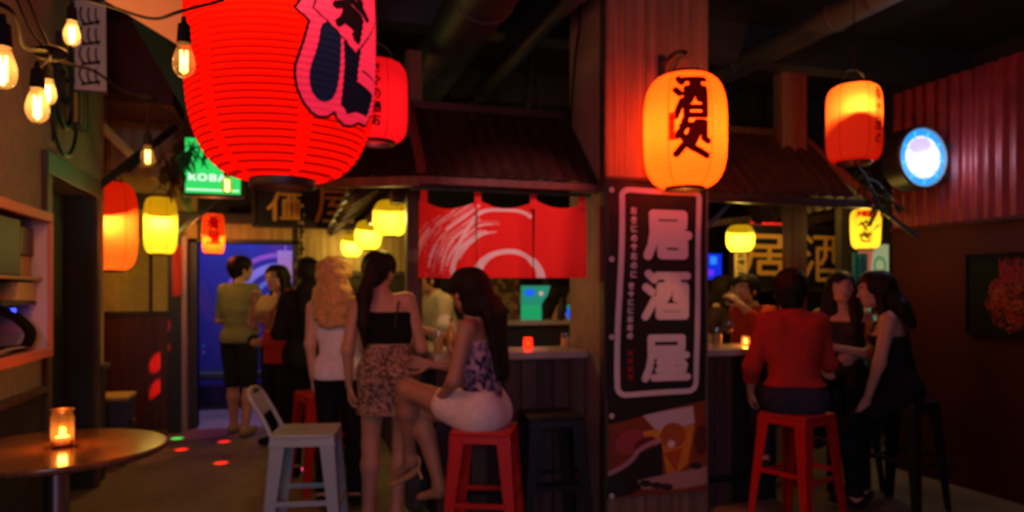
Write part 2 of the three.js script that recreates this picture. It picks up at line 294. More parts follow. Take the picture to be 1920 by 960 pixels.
// right wall: plain dado below, corrugated red metal above
{
  const w = structGroup('wall_right');
  mesh('lower_wall', bx(XR, XR + 0.15, 0, 1.9, -4.6, 2.5), M.redWall, w);
  mesh('backing', bx(XR + 0.03, XR + 0.15, 1.9, 2.96, -4.6, 2.5), M.redWall, w);
  for (let k = 0; k < 9; k++) {   // one corrugated sheet after the other
    const z0 = -4.6 + k * 0.8;
    if (z0 + 0.8 > 2.5) break;
    mesh('corrugated_sheet', sheet((s, t) => V(XR + 0.004 - 0.016 * Math.sin(s * 8 * 2 * Math.PI) - 0.002 * (k % 2), 1.885 + 1.075 * t, z0 + 0.815 * s), 96, 1, 0.003), M.redMetal, w);
  }
  mesh('edge_trim', bx(XR - 0.03, XR + 0.02, 1.868, 1.895, -4.6, 2.5), M.redWall, w);
  mesh('baseboard', bx(XR - 0.012, XR, 0, 0.07, -4.6, 2.5), M.redWall, w);
}
// overhead: beams, ducts, pipes
for (const [z, y] of [[-2.2, 3.3], [-5.2, 3.3], [-7.0, 3.3]]) struct('ceiling_beam', bx(-3.5, 6, y, y + 0.3, z - 0.1, z + 0.1), M.steel);
{
  const duct = (label, x, y, r, z0, z1, mat) => {
    const t = thing('air_duct', label, 'duct', [x, y, 0]);
    const g = new THREE.CylinderGeometry(r, r, z0 - z1, 24); g.rotateX(Math.PI / 2); g.translate(0, 0, (z0 + z1) / 2); mesh('pipe', g, mat, t);
    for (let z = z0 - 0.4; z > z1; z -= 1.1) { const c = new THREE.TorusGeometry(r, 0.012, 6, 24); c.translate(0, 0, z); mesh('collar', c, mat, t); const hz = Math.round(z * 100) / 100; mesh('hanger', cyl(0.006, 0.006, HC - y - r, 0, r, hz, 6), M.steel, t); }
  };
  duct('wide grey air duct running under the dark ceiling', 1.0, 3.02, 0.17, -1.2, -7.8, M.duct);
  duct('thin steel pipe beside the wide air duct', 1.55, 3.1, 0.06, -1.2, -7.8, M.duct);
  duct('dark air duct over the red lanterns', 0.35, 3.2, 0.13, -2.6, -7.8, M.steel);
  duct('long dark pipe above the right side of the bar', 3.6, 3.3, 0.1, -1.5, -7.8, M.steel);
  single('upper_panel', 'pale blue-grey panel hung behind the roof ridge', 'panel', rb(0.95, 2.1, 2.45, 2.85, -6.4, -6.34, 0.01), std([0.1, 0.14, 0.15], { map: plasterT, roughness: 0.6 }));
  const t = thing('strut_frame', 'slender steel strut hanging from the ceiling behind the roof', 'strut');
  mesh('upright', bar(V(2.02, 2.5, -6.3), V(2.12, HC, -6.3), 0.05, 0.05), M.duct, t);
  mesh('brace', bar(V(2.25, 2.5, -6.3), V(2.14, HC, -6.3), 0.03, 0.03), M.duct, t);
}

// ---------------------------------------------------------------- wooden pillar
{
  const p = structGroup('trim_1'), x0 = 1.79, x1 = 2.49, z0 = -3.95, z1 = -4.53;
  mesh('pillar_core', bx(x0, x1 - 0.01, 0, HC, z1, z0 - 0.025), M.concretePillar, p);
  const cuts = [0, 0.13, 0.27, 0.45, 0.57, 0.7];
  for (let k = 0; k < 5; k++) mesh('plank', rb(x0 + cuts[k] + 0.0015, x0 + cuts[k + 1] - 0.0015, 0, HC, z0 - 0.025, z0 - 0.003 * (k % 2), 0.003), M.planks[k % 3], p);
  mesh('corner_strip', rb(x0 - 0.012, x0 + 0.004, 0, HC, z0 - 0.06, z0 + 0.006, 0.004), M.darkWood, p);
}
single('power_cable', 'thin black cable hanging down the side of the wooden pillar', 'cable', tube([V(1.77, HC, -4.32), V(1.765, 3.1, -4.3), V(1.76, 2.9, -4.36), V(1.765, 2.6, -4.44), V(1.77, 2.35, -4.5)], 0.008, 40), M.cable);
{
  const t = thing('pillar_bracket', 'black iron bracket with a hook on the pillar above the orange lantern', 'bracket');
  const top = onZ(1285, 92, -3.68);
  const px = onZ(1240, 120, -3.94);
  mesh('plate', rb(px.x - 0.02, px.x + 0.02, px.y - 0.14, px.y + 0.05, -3.945, -3.925, 0.004), M.black, t);
  mesh('arm', tube([V(px.x, px.y, -3.93), V(px.x + 0.03, px.y + 0.03, -3.82), V(top.x, top.y - 0.02, -3.68)], 0.014), M.black, t);
  mesh('scroll', tube([V(px.x, px.y - 0.12, -3.93), V(px.x + 0.02, px.y - 0.08, -3.85), V(px.x + 0.05, px.y + 0.02, -3.78)], 0.008), M.black, t);
}
{ // long vertical banner on the pillar
  const u0 = 1138, u1 = 1322, v0 = 344, v1 = 935, W = 460, H = 1480, X = (u) => (u - u0) / (u1 - u0) * W, Y = (v) => (v - v0) / (v1 - v0) * H;
  const tex = canvasTex(W, H, (c) => {
    c.fillStyle = '#0b090c'; c.fillRect(0, 0, W, H);
    c.lineJoin = 'round'; c.strokeStyle = '#e8dfe6'; c.lineWidth = 26; c.beginPath();
    c.moveTo(X(1163), Y(372)); c.quadraticCurveTo(X(1168), Y(362), X(1180), Y(363)); c.lineTo(X(1296), Y(364)); c.quadraticCurveTo(X(1309), Y(364), X(1308), Y(378)); c.lineTo(X(1304), Y(724)); c.quadraticCurveTo(X(1303), Y(743), X(1288), Y(743)); c.lineTo(X(1172), Y(745)); c.quadraticCurveTo(X(1156), Y(744), X(1156), Y(728)); c.lineTo(X(1160), Y(560)); c.closePath(); c.stroke();
    glyph(c, 'i', X(1208), Y(398), X(1288) - X(1208), Y(486) - Y(398), 46, '#f0e8ee');
    glyph(c, 'sake', X(1206), Y(512), X(1286) - X(1206), Y(602) - Y(512), 38, '#f0e8ee');
    glyph(c, 'ya', X(1206), Y(632), X(1288) - X(1206), Y(718) - Y(632), 36, '#f0e8ee');
    const small = ['kana_o', 'kana_ki', 'kana_ni', 'kana_no', 'kana_ya', 'kana_o', 'kana_no', 'kana_ni'];
    for (let k = 0; k < 8; k++) glyph(c, small[k], X(1178), Y(395 + k * 17), 30, 34, 7, '#e8dfe6');
    for (let k = 0; k < 7; k++) glyph(c, small[(k * 3 + 1) % 8], X(1175), Y(536 + k * 15.5), 28, 30, 7, '#e8dfe6');
    for (let k = 0; k < 4; k++) { c.fillStyle = '#8a1014'; c.fillRect(X(1176), Y(662 + k * 15), 26, 26); }
    // printed picture at the foot: glass of beer and hands
    c.save(); c.beginPath(); c.moveTo(0, Y(798)); c.lineTo(W, Y(762)); c.lineTo(W, H); c.lineTo(0, H); c.clip();
    c.fillStyle = '#8a3a14'; c.fillRect(0, 0, W, H);
    c.fillStyle = '#d0c4cc'; c.beginPath(); c.moveTo(X(1200), Y(785)); c.lineTo(X(1298), Y(772)); c.lineTo(X(1300), Y(805)); c.lineTo(X(1232), Y(822)); c.closePath(); c.fill();
    c.fillStyle = '#e89a30'; c.beginPath(); c.moveTo(X(1200), Y(815)); c.lineTo(X(1232), Y(812)); c.lineTo(X(1234), Y(838)); c.lineTo(X(1204), Y(832)); c.fill();
    c.fillStyle = '#e08820'; c.beginPath(); c.moveTo(X(1234), Y(822)); c.lineTo(X(1300), Y(806)); c.lineTo(X(1284), Y(880)); c.lineTo(X(1262), Y(900)); c.lineTo(X(1244), Y(895)); c.closePath(); c.fill();
    c.fillStyle = '#b0561c'; c.beginPath(); c.ellipse(X(1258), Y(826), 60, 60, 0, 0, 7); c.fill();
    c.fillStyle = '#c04a10'; c.beginPath(); c.moveTo(X(1240), Y(858)); c.lineTo(X(1276), Y(850)); c.lineTo(X(1262), Y(896)); c.fill();
    c.fillStyle = '#f0d8d8'; c.beginPath(); c.arc(X(1254), Y(842), 18, 0, 7); c.fill();
    c.fillStyle = '#a8424a'; c.beginPath(); c.ellipse(X(1176), Y(832), 70, 52, -0.5, 0, 7); c.fill();
    c.fillStyle = '#6e1c20'; c.beginPath(); c.ellipse(X(1204), Y(838), 55, 30, -0.3, 0, 7); c.fill();
    c.fillStyle = '#1c1013'; c.beginPath(); c.moveTo(X(1138), Y(890)); c.lineTo(X(1186), Y(856)); c.lineTo(X(1236), Y(840)); c.lineTo(X(1238), Y(900)); c.lineTo(X(1180), Y(930)); c.lineTo(X(1138), Y(935)); c.fill();
    c.strokeStyle = '#c08a90'; c.lineWidth = 22; c.beginPath(); c.moveTo(X(1140), Y(888)); c.quadraticCurveTo(X(1180), Y(872), X(1190), Y(850)); c.quadraticCurveTo(X(1210), Y(838), X(1232), Y(834)); c.stroke();
    c.fillStyle = '#5a1418'; c.beginPath(); c.ellipse(X(1312), Y(838), 34, 70, 0.1, 0, 7); c.fill();
    c.fillStyle = '#b88a80'; c.beginPath(); c.moveTo(X(1190), Y(905)); c.lineTo(X(1322), Y(888)); c.lineTo(X(1322), Y(922)); c.lineTo(X(1258), Y(928)); c.lineTo(X(1200), Y(922)); c.fill();
    c.fillStyle = '#2a1a18'; for (const [a, b] of [[1206, 912], [1228, 918], [1246, 922], [1300, 886]]) { c.beginPath(); c.ellipse(X(a), Y(b), 30, 16, 0.2, 0, 7); c.fill(); }
    c.restore();
  });
  const a = onZ(u0, v1, -3.93), b = onZ(u1, v0, -3.93);
  const t = thing('vertical_banner', 'tall black banner with three large white characters on the wooden pillar', 'banner');
  mesh('cloth', sheet((s, q) => V(lerp(a.x, b.x, s) + 0.008 * Math.sin(q * 9), lerp(a.y, b.y, q), -3.926 + 0.012 * Math.sin(q * 11 + s * 2) * (0.3 + s) + 0.006 * Math.sin(s * 9)), 16, 60, 0.003), std([0.8, 0.8, 0.8], { map: tex, roughness: 0.75 }), t);
  for (const v of [356, 486, 632, 780, 930]) { const q = onZ(1150, v, -3.905), g = new THREE.TorusGeometry(0.011, 0.005, 6, 14); g.translate(q.x - 0.01, q.y, q.z); mesh('grommet', g, std([0.75, 0.7, 0.75], { roughness: 0.4 }), t); }
  mesh('top_rod', bar(V(a.x - 0.02, b.y + 0.005, -3.925), V(b.x + 0.02, b.y + 0.005, -3.925), 0.016, 0.016), M.black, t);
}

// ---------------------------------------------------------------- the bar under its little roofs
const EY = 2.045, EZ = -4.05, CT = 1.02;
function roofSheet(o, ex, ed, w, len, pitch, parent, mat = M.roof) {   // o: eave start, ex: along the eave, ed: up the slope
  const n = ex.clone().cross(ed).normalize(); const k = Math.max(1, Math.round(w / pitch));
  const g = sheet((s, t) => o.clone().addScaledVector(ex, w * s).addScaledVector(ed, len * t).addScaledVector(n, 0.022 * Math.abs(Math.sin(s * k * Math.PI)) ** 0.7), k * 12, 2, 0.006);
  return mesh('roof_sheet', g, mat, parent);
}
const upF = V(0, 1, -1).normalize();
{
  const t = thing('bar_roof', 'dark corrugated little roof above the red split curtain', 'roof');
  roofSheet(V(0.7, EY, EZ), V(1, 0, 0), upF, 1.07, 0.71, 0.1, t);
  mesh('fascia', rb(0.68, 1.785, EY - 0.045, EY, EZ - 0.04, EZ + 0.012, 0.004), M.roofTrim, t);
  mesh('ridge_cap', bar(V(0.7, EY + 0.53, EZ - 0.51), V(1.77, EY + 0.53, EZ - 0.51), 0.07, 0.05), M.roof, t);
  mesh('seam_batten', bar(V(0.7, EY + 0.03, EZ + 0.01), V(0.7, EY + 0.54, EZ - 0.5), 0.05, 0.04), M.roofTrim, t);
  mesh('verge_board', bar(V(1.765, EY - 0.02, EZ), V(1.765, EY + 0.49, EZ - 0.51), 0.02, 0.07), M.roof, t);
  // angled wing to the left
  const A = V(0.70, EY, EZ - 0.02), B = V(0.1, EY, EZ - 0.3), e = B.clone().sub(A), L = e.length(); e.normalize();
  const up = V(-e.z, 0, e.x).multiplyScalar(-1); up.multiplyScalar(up.z > 0 ? -1 : 1); const sl = up.clone().multiplyScalar(Math.cos(0.58)).add(V(0, Math.sin(0.58), 0));
  roofSheet(B, e.clone().multiplyScalar(-1), sl, L, 0.6, 0.085, t);
  mesh('fascia', bar(A.clone().add(V(0, -0.028, 0)), B.clone().add(V(0, -0.028, 0)), 0.04, 0.055), M.roofTrim, t);
  for (const x of [0.85, 1.15, 1.45, 1.72]) mesh('rafter', bar(V(x, EY - 0.02, EZ - 0.02), V(x, EY + 0.47, EZ - 0.51), 0.045, 0.06), M.darkWood, t);
  for (const k of [0.2, 0.5, 0.8]) { const a = A.clone().lerp(B, k).add(V(0, -0.03, 0)); mesh('rafter', bar(a, a.clone().addScaledVector(sl, 0.58), 0.04, 0.05), M.midWood, t); }
  mesh('post', rb(0.7, 0.8, 0, 2.94, -4.69, -4.59, 0.006), M.midWood, t);
  mesh('bracing', bar(V(0.36, 1.98, -4.6), V(0.74, 2.3, -4.64), 0.05, 0.07), M.midWood, t);
  // side eave running back over the row of round lanterns
  mesh('side_beam', bar(V(0.66, 2.02, -4.7), V(0.66, 2.02, -7.9), 0.07, 0.1), M.midWood, t);
  for (let k = 0; k < 7; k++) mesh('rafter', bar(V(0.36, 1.99, -4.95 - k * 0.45), V(0.95, 2.4, -4.95 - k * 0.45), 0.05, 0.06), M.midWood, t);
  mesh('side_slope', sheet((s, q) => V(0.34 + 0.75 * s, 2.04 + 0.52 * s, -4.75 - 3.1 * q), 6, 2, 0.012), M.darkWood, t);
}
{
  const t = thing('bar_roof', 'dark corrugated little roof on the far side of the pillar', 'roof');
  roofSheet(V(2.49, EY - 0.02, EZ), V(1, 0, 0), upF, 1.24, 0.74, 0.1, t);
  mesh('fascia', rb(2.49, 3.84, EY - 0.075, EY - 0.02, EZ - 0.04, EZ + 0.012, 0.004), M.roof, t);
  mesh('ridge_cap', bar(V(2.49, EY + 0.53, EZ - 0.53), V(3.66, EY + 0.53, EZ - 0.53), 0.07, 0.05), M.roof, t);
  mesh('hip_board', bar(V(3.86, EY - 0.03, EZ + 0.01), V(3.68, EY + 0.52, EZ - 0.52), 0.05, 0.05), M.roofTrim, t);
  const g = sheet((s, q) => { const a = V(3.85, EY - 0.03, EZ).lerp(V(4.05, EY - 0.05, EZ - 1.6), s), b = V(3.68, EY + 0.5, EZ - 0.53).lerp(V(3.68, EY + 0.5, EZ - 1.6), s); return a.lerp(b, q).add(V(0, 0.02 * Math.abs(Math.sin(s * 40)), 0)); }, 60, 2, 0.006);
  mesh('roof_sheet', g, M.roof, t);
  mesh('post', rb(3.5, 3.63, 0, 3.0, -4.56, -4.44, 0.006), M.roofTrim, t);
  mesh('side_panel', bx(3.42, 3.5, 2.2, 3.0, -4.55, -4.45), M.midWood, t);
  for (const x of [2.7, 3.0, 3.3]) mesh('rafter', bar(V(x, EY - 0.04, EZ - 0.02), V(x, EY + 0.47, EZ - 0.53), 0.045, 0.06), M.darkWood, t);
  mesh('brace', bar(V(3.86, EY - 0.04, EZ), onX(1722, 446, 4.1), 0.03, 0.03), M.black, t);
  mesh('brace', bar(V(2.62, 1.75, -4.3), V(2.85, 2.02, -4.2), 0.03, 0.03), M.black, t);
}
function counter(label, x0, x1, z0, z1, n, skip = () => false) {
  const t = thing('bar_counter', label, 'counter');
  mesh('worktop', rb(x0 - 0.02, x1, CT - 0.045, CT, z1, z0 + 0.02, 0.008), M.marble, t);
  mesh('core', bx(x0 + 0.01, x1 - 0.01, 0, CT - 0.045, z1 + 0.06, z0 - 0.06), M.black, t);
  const w = (x1 - x0) / n;
  for (let k = 0; k < n; k++) if (!skip(k)) mesh('plank', rb(x0 + k * w + 0.003, x0 + (k + 1) * w - 0.003, 0.0, CT - 0.05, z0 - 0.06, z0 - 0.035 + 0.006 * (k % 3), 0.003), M.counterPlank[(k * 5 + 1) % 3], t);
  mesh('kick_rail', bx(x0, x1, 0.16, 0.2, z0 - 0.03, z0 - 0.005), M.blackMetal, t);
  return t;
}
counter('bar counter with pale worktop and dark planks under the split curtain', 0.82, 1.775, -4.2, -4.62, 9);
counter('bar counter with pale worktop beside the red-shirted drinker', 2.5, 3.12, -4.05, -4.5, 5, (k) => k > 1);
{
  const t = thing('bar_counter', 'side counter running back from the split curtain corner', 'counter');
  mesh('worktop', rb(0.8, 1.0, CT - 0.045, CT, -7.2, -4.63, 0.008), M.marble, t);
  mesh('core', bx(0.84, 0.98, 0, CT - 0.045, -7.15, -4.66), M.black, t);
  for (let k = 0; k < 18; k++) mesh('plank', rb(0.815, 0.84, 0, CT - 0.05, -4.66 - k * 0.138 - 0.133, -4.66 - k * 0.138, 0.003), M.counterPlank[(k * 2 + 1) % 3], t);
}
{
  const t = thing('back_counter', 'narrow pale back shelf behind the bartender', 'counter');
  mesh('worktop', rb(1.15, 2.75, 1.1, 1.14, -6.35, -5.95, 0.008), M.marble, t);
  mesh('body', bx(1.17, 2.73, 0, 1.1, -6.3, -6.0), M.black, t);
}
{ // speckled panel and screens at the back of the bar
  const tex = dataTex(128, 128, (x, y) => { const a = per(x * 16, y * 16, 16, 16), b = per(x * 22 + 3, y * 22, 22, 22); return a > 0.62 ? [150, 90, 90] : b > 0.6 ? [190, 165, 120] : [96, 84, 62]; });
  const a = onZ(880, 610, -7.3), b = onZ(976, 505, -7.3);
  single('floral_panel', 'speckled flower-patterned panel behind the bar beside the green screen', 'panel', bx(a.x, b.x, 0, b.y + 0.2, -7.34, -7.3), std([0.7, 0.62, 0.5], { map: tex, roughness: 0.8 }));
}
function screen(label, u0, v0, u1, v1, z, draw, e, lightColor, I) {
  const a = onZ(u0, v1, z), b = onZ(u1, v0, z), w = b.x - a.x, h = b.y - a.y;
  const t = thing('television', label, 'television', [a.x, a.y, z]);
  mesh('casing', rb(-0.015, w + 0.015, -0.015, h + 0.015, -0.06, -0.003, 0.006), M.black, t);
  const g = bx(0, w, 0, h, -0.004, 0), p = g.attributes.position; for (let i = 0; i < p.count; i++) g.attributes.uv.setXY(i, p.getX(i) / w, p.getY(i) / h);
  const tex = canvasTex(128, 96, draw); mesh('screen', g, std([0.02, 0.02, 0.02], { emissive: lin(e, e, e), emissiveMap: tex, roughness: 0.3 }), t);
  mesh('bracket', bx(w / 2 - 0.03, w / 2 + 0.03, h, HC - a.y, -0.05, -0.02), M.black, t);
  const l = new THREE.RectAreaLight(lin(...lightColor), I, w, h); l.position.set(w / 2, h / 2, 0.01); l.rotation.y = Math.PI; t.add(l);
}
screen('television showing a green picture behind the bar', 977, 536, 1068, 606, -7.3, (c, w, h) => { c.fillStyle = '#108a70'; c.fillRect(0, 0, w, h); c.fillStyle = '#0fa060'; c.fillRect(0, 50, 50, 46); c.fillStyle = '#1060ff'; c.beginPath(); c.ellipse(22, 18, 14, 10, 0, 0, 7); c.fill(); c.fillRect(100, 60, 28, 30); c.fillStyle = '#e0a0a0'; c.beginPath(); c.arc(52, 20, 6, 0, 7); c.fill(); }, 0.9, [0.1, 0.8, 0.6], 0.25);
screen('television showing a blue picture past the pillar', 1312, 476, 1353, 524, -7.4, (c, w, h) => { c.fillStyle = '#1030e8'; c.fillRect(0, 0, w, h); c.fillStyle = '#8030ff'; c.fillRect(30, 60, 50, 20); c.fillStyle = '#3090ff'; c.fillRect(60, 10, 40, 30); }, 0.9, [0.15, 0.25, 1], 0.5);
{ // red split curtain
  const U0 = 786, U1 = 1099, V0 = 379, V1 = 521, z = -4.13;
  const tex = canvasTex(1024, 512, (c, w, h) => {
    c.fillStyle = '#e61a10'; c.fillRect(0, 0, w, h); const X = (u) => (u - U0) / (U1 - U0) * w, Y = (v) => (v - V0) / (V1 - V0) * h;
    c.strokeStyle = '#e8d8d4'; c.lineCap = 'round';
    for (let k = 0; k < 80; k++) {   // dry brush sweep
      const r = 92 + 90 * Math.pow(rnd(), 1.4), a0 = Math.PI * (1.0 + 0.04 * rnd()), span = 0.12 + 0.5 * rnd(), st = a0 + rnd() * 0.9; c.globalAlpha = 0.4 + 0.5 * rnd(); c.lineWidth = 5 + 11 * rnd();
      c.beginPath(); for (let i = 0; i <= 12; i++) { const t = Math.min(st + span * i / 12, Math.PI * 1.72); c.lineTo(X(945 + r * Math.cos(t)), Y(523 + r * 0.98 * Math.sin(t))); } c.stroke();
    }
    for (let k = 0; k < 260; k++) { c.globalAlpha = 0.3 + 0.4 * rnd(); c.fillStyle = '#e8d8d4'; c.fillRect(X(794 + 55 * rnd()), Y(410 + 110 * rnd()), 3 + 6 * rnd(), 3 + 8 * rnd()); }
    c.globalAlpha = 0.95; c.lineWidth = 24; c.beginPath(); for (let i = 0; i <= 30; i++) { const t = Math.PI * (1.0 + 0.68 * i / 30); c.lineTo(X(945 + 95 * Math.cos(t)), Y(523 + 140 * Math.sin(t))); } c.stroke();
    c.globalAlpha = 1; for (let i = 0; i <= 40; i++) { const t = Math.PI * (1 + i / 40); c.lineWidth = i < 14 ? 70 - i * 2.6 : 33 + (i > 28 ? (i - 28) * 2 : 0); c.beginPath(); c.moveTo(X(953 + 62 * Math.cos(t)), Y(524 + 52 * Math.sin(t))); const q = t + 0.09; c.lineTo(X(953 + 62 * Math.cos(q)), Y(524 + 52 * Math.sin(q))); c.stroke(); }
  });
  const mat = std([0.95, 0.95, 0.95], { map: tex, roughness: 0.85, bumpMap: clothBump, bumpScale: 0.0005 });
  const plain = std([0.68, 0.012, 0.006], { roughness: 0.85 });
  const t = thing('split_curtain', 'red split curtain with white brushed rings hanging under the little roof', 'curtain');
  const cuts = [786, 893, 1001, 1099];
  for (let k = 0; k < 3; k++) {
    const a = onZ(cuts[k] + (k ? 1.5 : 0), V1, z), b = onZ(cuts[k + 1] - (k < 2 ? 1.5 : 0), V0, z);
    mesh('panel', sheet((s, q) => V(lerp(a.x, b.x, s) + 0.01 * (1 - q) * (s - 0.5), lerp(a.y, b.y, q) - (q > 0.5 ? (q - 0.5) * 2 : 0) * 0.045 * Math.sin(Math.PI * s), z + 0.014 * Math.sin(s * 9 + k * 2 + q) * (1.2 - q) + 0.01 * Math.sin(s * Math.PI * 3 + k) + 0.012 * Math.sin(Math.PI * s) * q), 30, 20, 0.003, (cuts[k] - U0) / (U1 - U0), (cuts[k + 1] - U0) / (U1 - U0)), mat, t);
  }
  const ty = EY - 0.045;
  for (const u of [795, 896, 1000, 1091]) { const q = onZ(u, V0 + 4, z); mesh('tab', rb(q.x - 0.02, q.x + 0.02, q.y - 0.03, ty - 0.01, z - 0.006, z + 0.006, 0.002), plain, t); }
  const a = onZ(786, 345, z); mesh('rod', bar(V(a.x - 0.05, ty - 0.012, z), V(1.77, ty - 0.012, z), 0.02, 0.02), M.darkWood, t);
}

// ---------------------------------------------------------------- paper lanterns
// o: pos (centre), R, H, paper (linear colour), emit (what the paper gives off), light (colour), I, lampY, ribs, top (y of what it hangs from), draw
function lantern(label, o, group) {
  const t = thing('paper_lantern', label, 'lantern', o.pos, 0, group);
  const { R, H } = o, ribs = o.ribs ?? 18, end = o.end ?? 0.42, p = o.p ?? 4, n = ribs * 4, pts = [];
  for (let j = 0; j <= n; j++) {
    const s = 2 * j / n - 1, prof = end + (1 - end) * Math.pow(1 - Math.pow(Math.abs(s), p), 1 / (o.q ?? 2)), taper = 1 - (o.taper ?? 0) * (1 - s) / 2;
    pts.push(new THREE.Vector2(R * taper * (prof - 0.012 * (0.5 + 0.5 * Math.cos(2 * Math.PI * j / 4)) * (o.ripple ?? 1)), s * H / 2));
  }
  const face = Math.atan2(-t.position.x, -t.position.z), g = new THREE.LatheGeometry(pts, 48, face + Math.PI);
  const tex = canvasTex(1024, 512, (c, w, h) => {
    c.fillStyle = o.base ?? '#ffffff'; c.fillRect(0, 0, w, h);
    for (let k = 0; k < ribs; k++) { c.fillStyle = o.ribInk ?? 'rgba(214,190,176,1)'; c.fillRect(0, (k + 0.5) / ribs * h - 1.2, w, o.ribW ?? 1.6); }
    for (let k = 0; k < 6; k++) { c.fillStyle = o.seamInk ?? 'rgba(190,150,130,1)'; c.fillRect((k + (o.seam ?? 0.35)) / 6 * w, 0, o.seamW ?? 5, h); }
    // X: angle seen from the front (degrees to the right) -> texture x;  Y: height 0 top .. 1 bottom
    if (o.draw) o.draw(c, (deg) => (0.5 + deg / 360) * w, (q) => q * h, w / 360, h);
  });
  const paper = new THREE.MeshPhysicalMaterial({ color: lin(...o.paper), map: tex, transmission: 0.6, thickness: 0, roughness: 1, specularIntensity: 0, emissive: lin(...o.emit), emissiveMap: tex });
  const sh = mesh('paper_shade', g, paper, t); sh.castShadow = false;
  const er = R * end;
  const ring = (y, rr, hh) => new THREE.LatheGeometry([[rr * 0.86, -hh / 2], [rr, -hh / 2], [rr, hh / 2], [rr * 0.86, hh / 2], [rr * 0.86, -hh / 2]].map((q) => new THREE.Vector2(...q)), 32).translate(0, y, 0);
  const rh = o.ringH ?? Math.min(0.03, R * 0.16);
  mesh('top_ring', ring(H / 2, er * 1.03, rh), M.black, t);
  mesh('bottom_ring', ring(-H / 2, er * 1.03 * (1 - (o.taper ?? 0)), rh), M.black, t);
  const ly = o.lampY ?? 0, off = (o.off ?? 0.45) * R, oa = face + (o.offA ?? 0) * Math.PI / 180, lx = off * Math.sin(oa), lz = off * Math.cos(oa);
  mesh('bulb', new THREE.SphereGeometry(o.socket ? 0.014 : Math.min(0.035, R * 0.25), 16, 12).translate(lx, ly, lz), glow(...o.light.map((x) => x * 8)), t);
  mesh('handle', new THREE.TorusGeometry(er * 0.9, 0.004, 6, 20, Math.PI).translate(0, H / 2 + rh / 2, 0), M.blackMetal, t);
  const top = (o.top ?? HC) - t.position.y;
  mesh('hanging_wire', cyl(0.003, 0.003, Math.max(0.02, top - H / 2 - er * 0.9 - rh / 2), 0, H / 2 + er * 0.9 + rh / 2, 0, 6), M.cable, t);
  mesh('bulb_cord', cyl(0.003, 0.003, H / 2 - ly, lx, ly, lz, 6), M.cable, t);
  if (o.socket) mesh('bulb_socket', cyl(0.04, 0.03, 0.02, lx, ly + o.socket * 0.026 - 0.01, lz, 20), M.black, t);  // opaque and unseen inside the paper; darkens one half of the lantern
  lamp(o.light, o.I, [lx, ly, lz], t, o.socket ? 0.5 : 1);
  return t;
}
const RED = { paper: [0.35, 0.125, 0.03], emit: [0.85, 0.002, 0.0005], light: [1, 0.34, 0.08] };
const YEL = { paper: [0.55, 0.46, 0.07], emit: [0.55, 0.33, 0.001], light: [1, 0.68, 0.15] };
const ORG = { paper: [1, 0.19, 0.04], emit: [0.8, 0.035, 0.002], light: [1, 0.26, 0.04] };

{ // the large red lantern
  const D = 2.4, c = at(530, 80, D), R = 175 / F * D * 0.985, H = 516 / F * D;
  lantern('huge ribbed red paper lantern printed with dark outlined characters', {
    pos: c, R, H, ribs: 44, p: 3.2, q: 2.2, end: 0.34, ripple: 1.1, ringH: 0.05, lampY: 0.15, off: 0.66, offA: -14, I: 0.7, base: '#ff1003', ribInk: '#8c0602', ribW: 4, seamInk: '#e00c02', paper: [1, 1, 1], emit: [1.1, 1.1, 1.1], light: [1, 0.7, 0.3], seam: 0.15, seamW: 26, top: HC,
    draw: (x, X, Y) => {
      const px = (u, v) => { const a = Math.asin(Math.max(-1, Math.min(1, (u - 530) / 176))) * 180 / Math.PI; return [X(a), Y((v - 80 + 258) / 516)]; };
      const poly = (pts, fill, st, lw, round) => { x.beginPath(); const Q = pts.map((p) => px(...p)), n = Q.length, md = (a, b) => [(a[0] + b[0]) / 2, (a[1] + b[1]) / 2]; if (round) { x.moveTo(...md(Q[n - 1], Q[0])); Q.forEach((q, i) => x.quadraticCurveTo(...q, ...md(q, Q[(i + 1) % n]))); } else Q.forEach((q, i) => (i ? x.lineTo(...q) : x.moveTo(...q))); x.closePath(); x.lineJoin = 'round'; if (st) { x.strokeStyle = st; x.lineWidth = lw; x.stroke(); } if (fill) { x.fillStyle = fill; x.fill(); } };
      const outer = [[600, -60], [590, 20], [552, 75], [576, 92], [566, 130], [553, 170], [552, 186], [556, 206], [566, 226], [580, 240], [596, 247], [612, 244], [624, 234], [632, 244], [646, 252], [662, 250], [674, 240], [690, 240], [702, 200], [704, 100], [703, -60]];
      poly(outer, '#c02a54', '#12070c', 9);
      poly([[594, 86], [590, 130], [572, 180], [580, 215], [604, 226], [626, 208], [630, 120], [628, 90]], '#10142c', null, 0, true);
      poly([[634, 112], [636, 150], [634, 220], [650, 234], [664, 226], [690, 224], [698, 180], [699, 150], [672, 148], [662, 176], [663, 150], [668, 112], [650, 100]], '#0d0c1c');
      poly([[664, 150], [698, 154], [698, 182], [662, 172]], '#c02a54');
      poly([[612, -40], [652, -60], [703, -50], [700, 40], [656, 124], [582, 70]], '#c02a54', '#12070c', 6);
      // 肴 on the tilted slip
      const G = GLYPH.sakana; x.strokeStyle = '#12070c'; x.lineWidth = 14; x.lineCap = 'round';
      for (const s of G) { x.beginPath(); s.forEach((p, i) => { const a = p[0] - 50, b = p[1] - 50, q = px(650 + a * 0.62 - b * 0.16, 48 + b * 0.92 + a * 0.34); i ? x.lineTo(...q) : x.moveTo(...q); }); x.stroke(); }
    },
  });
}
const textV = (c, X, Y, deg, names, y0, y1, w, lw, col) => names.forEach((n, k) => glyph(c, n, X(deg) - w / 2, Y(lerp(y0, y1, k / names.length)), w, Y((y1 - y0) / names.length) * 0.92, lw, col));
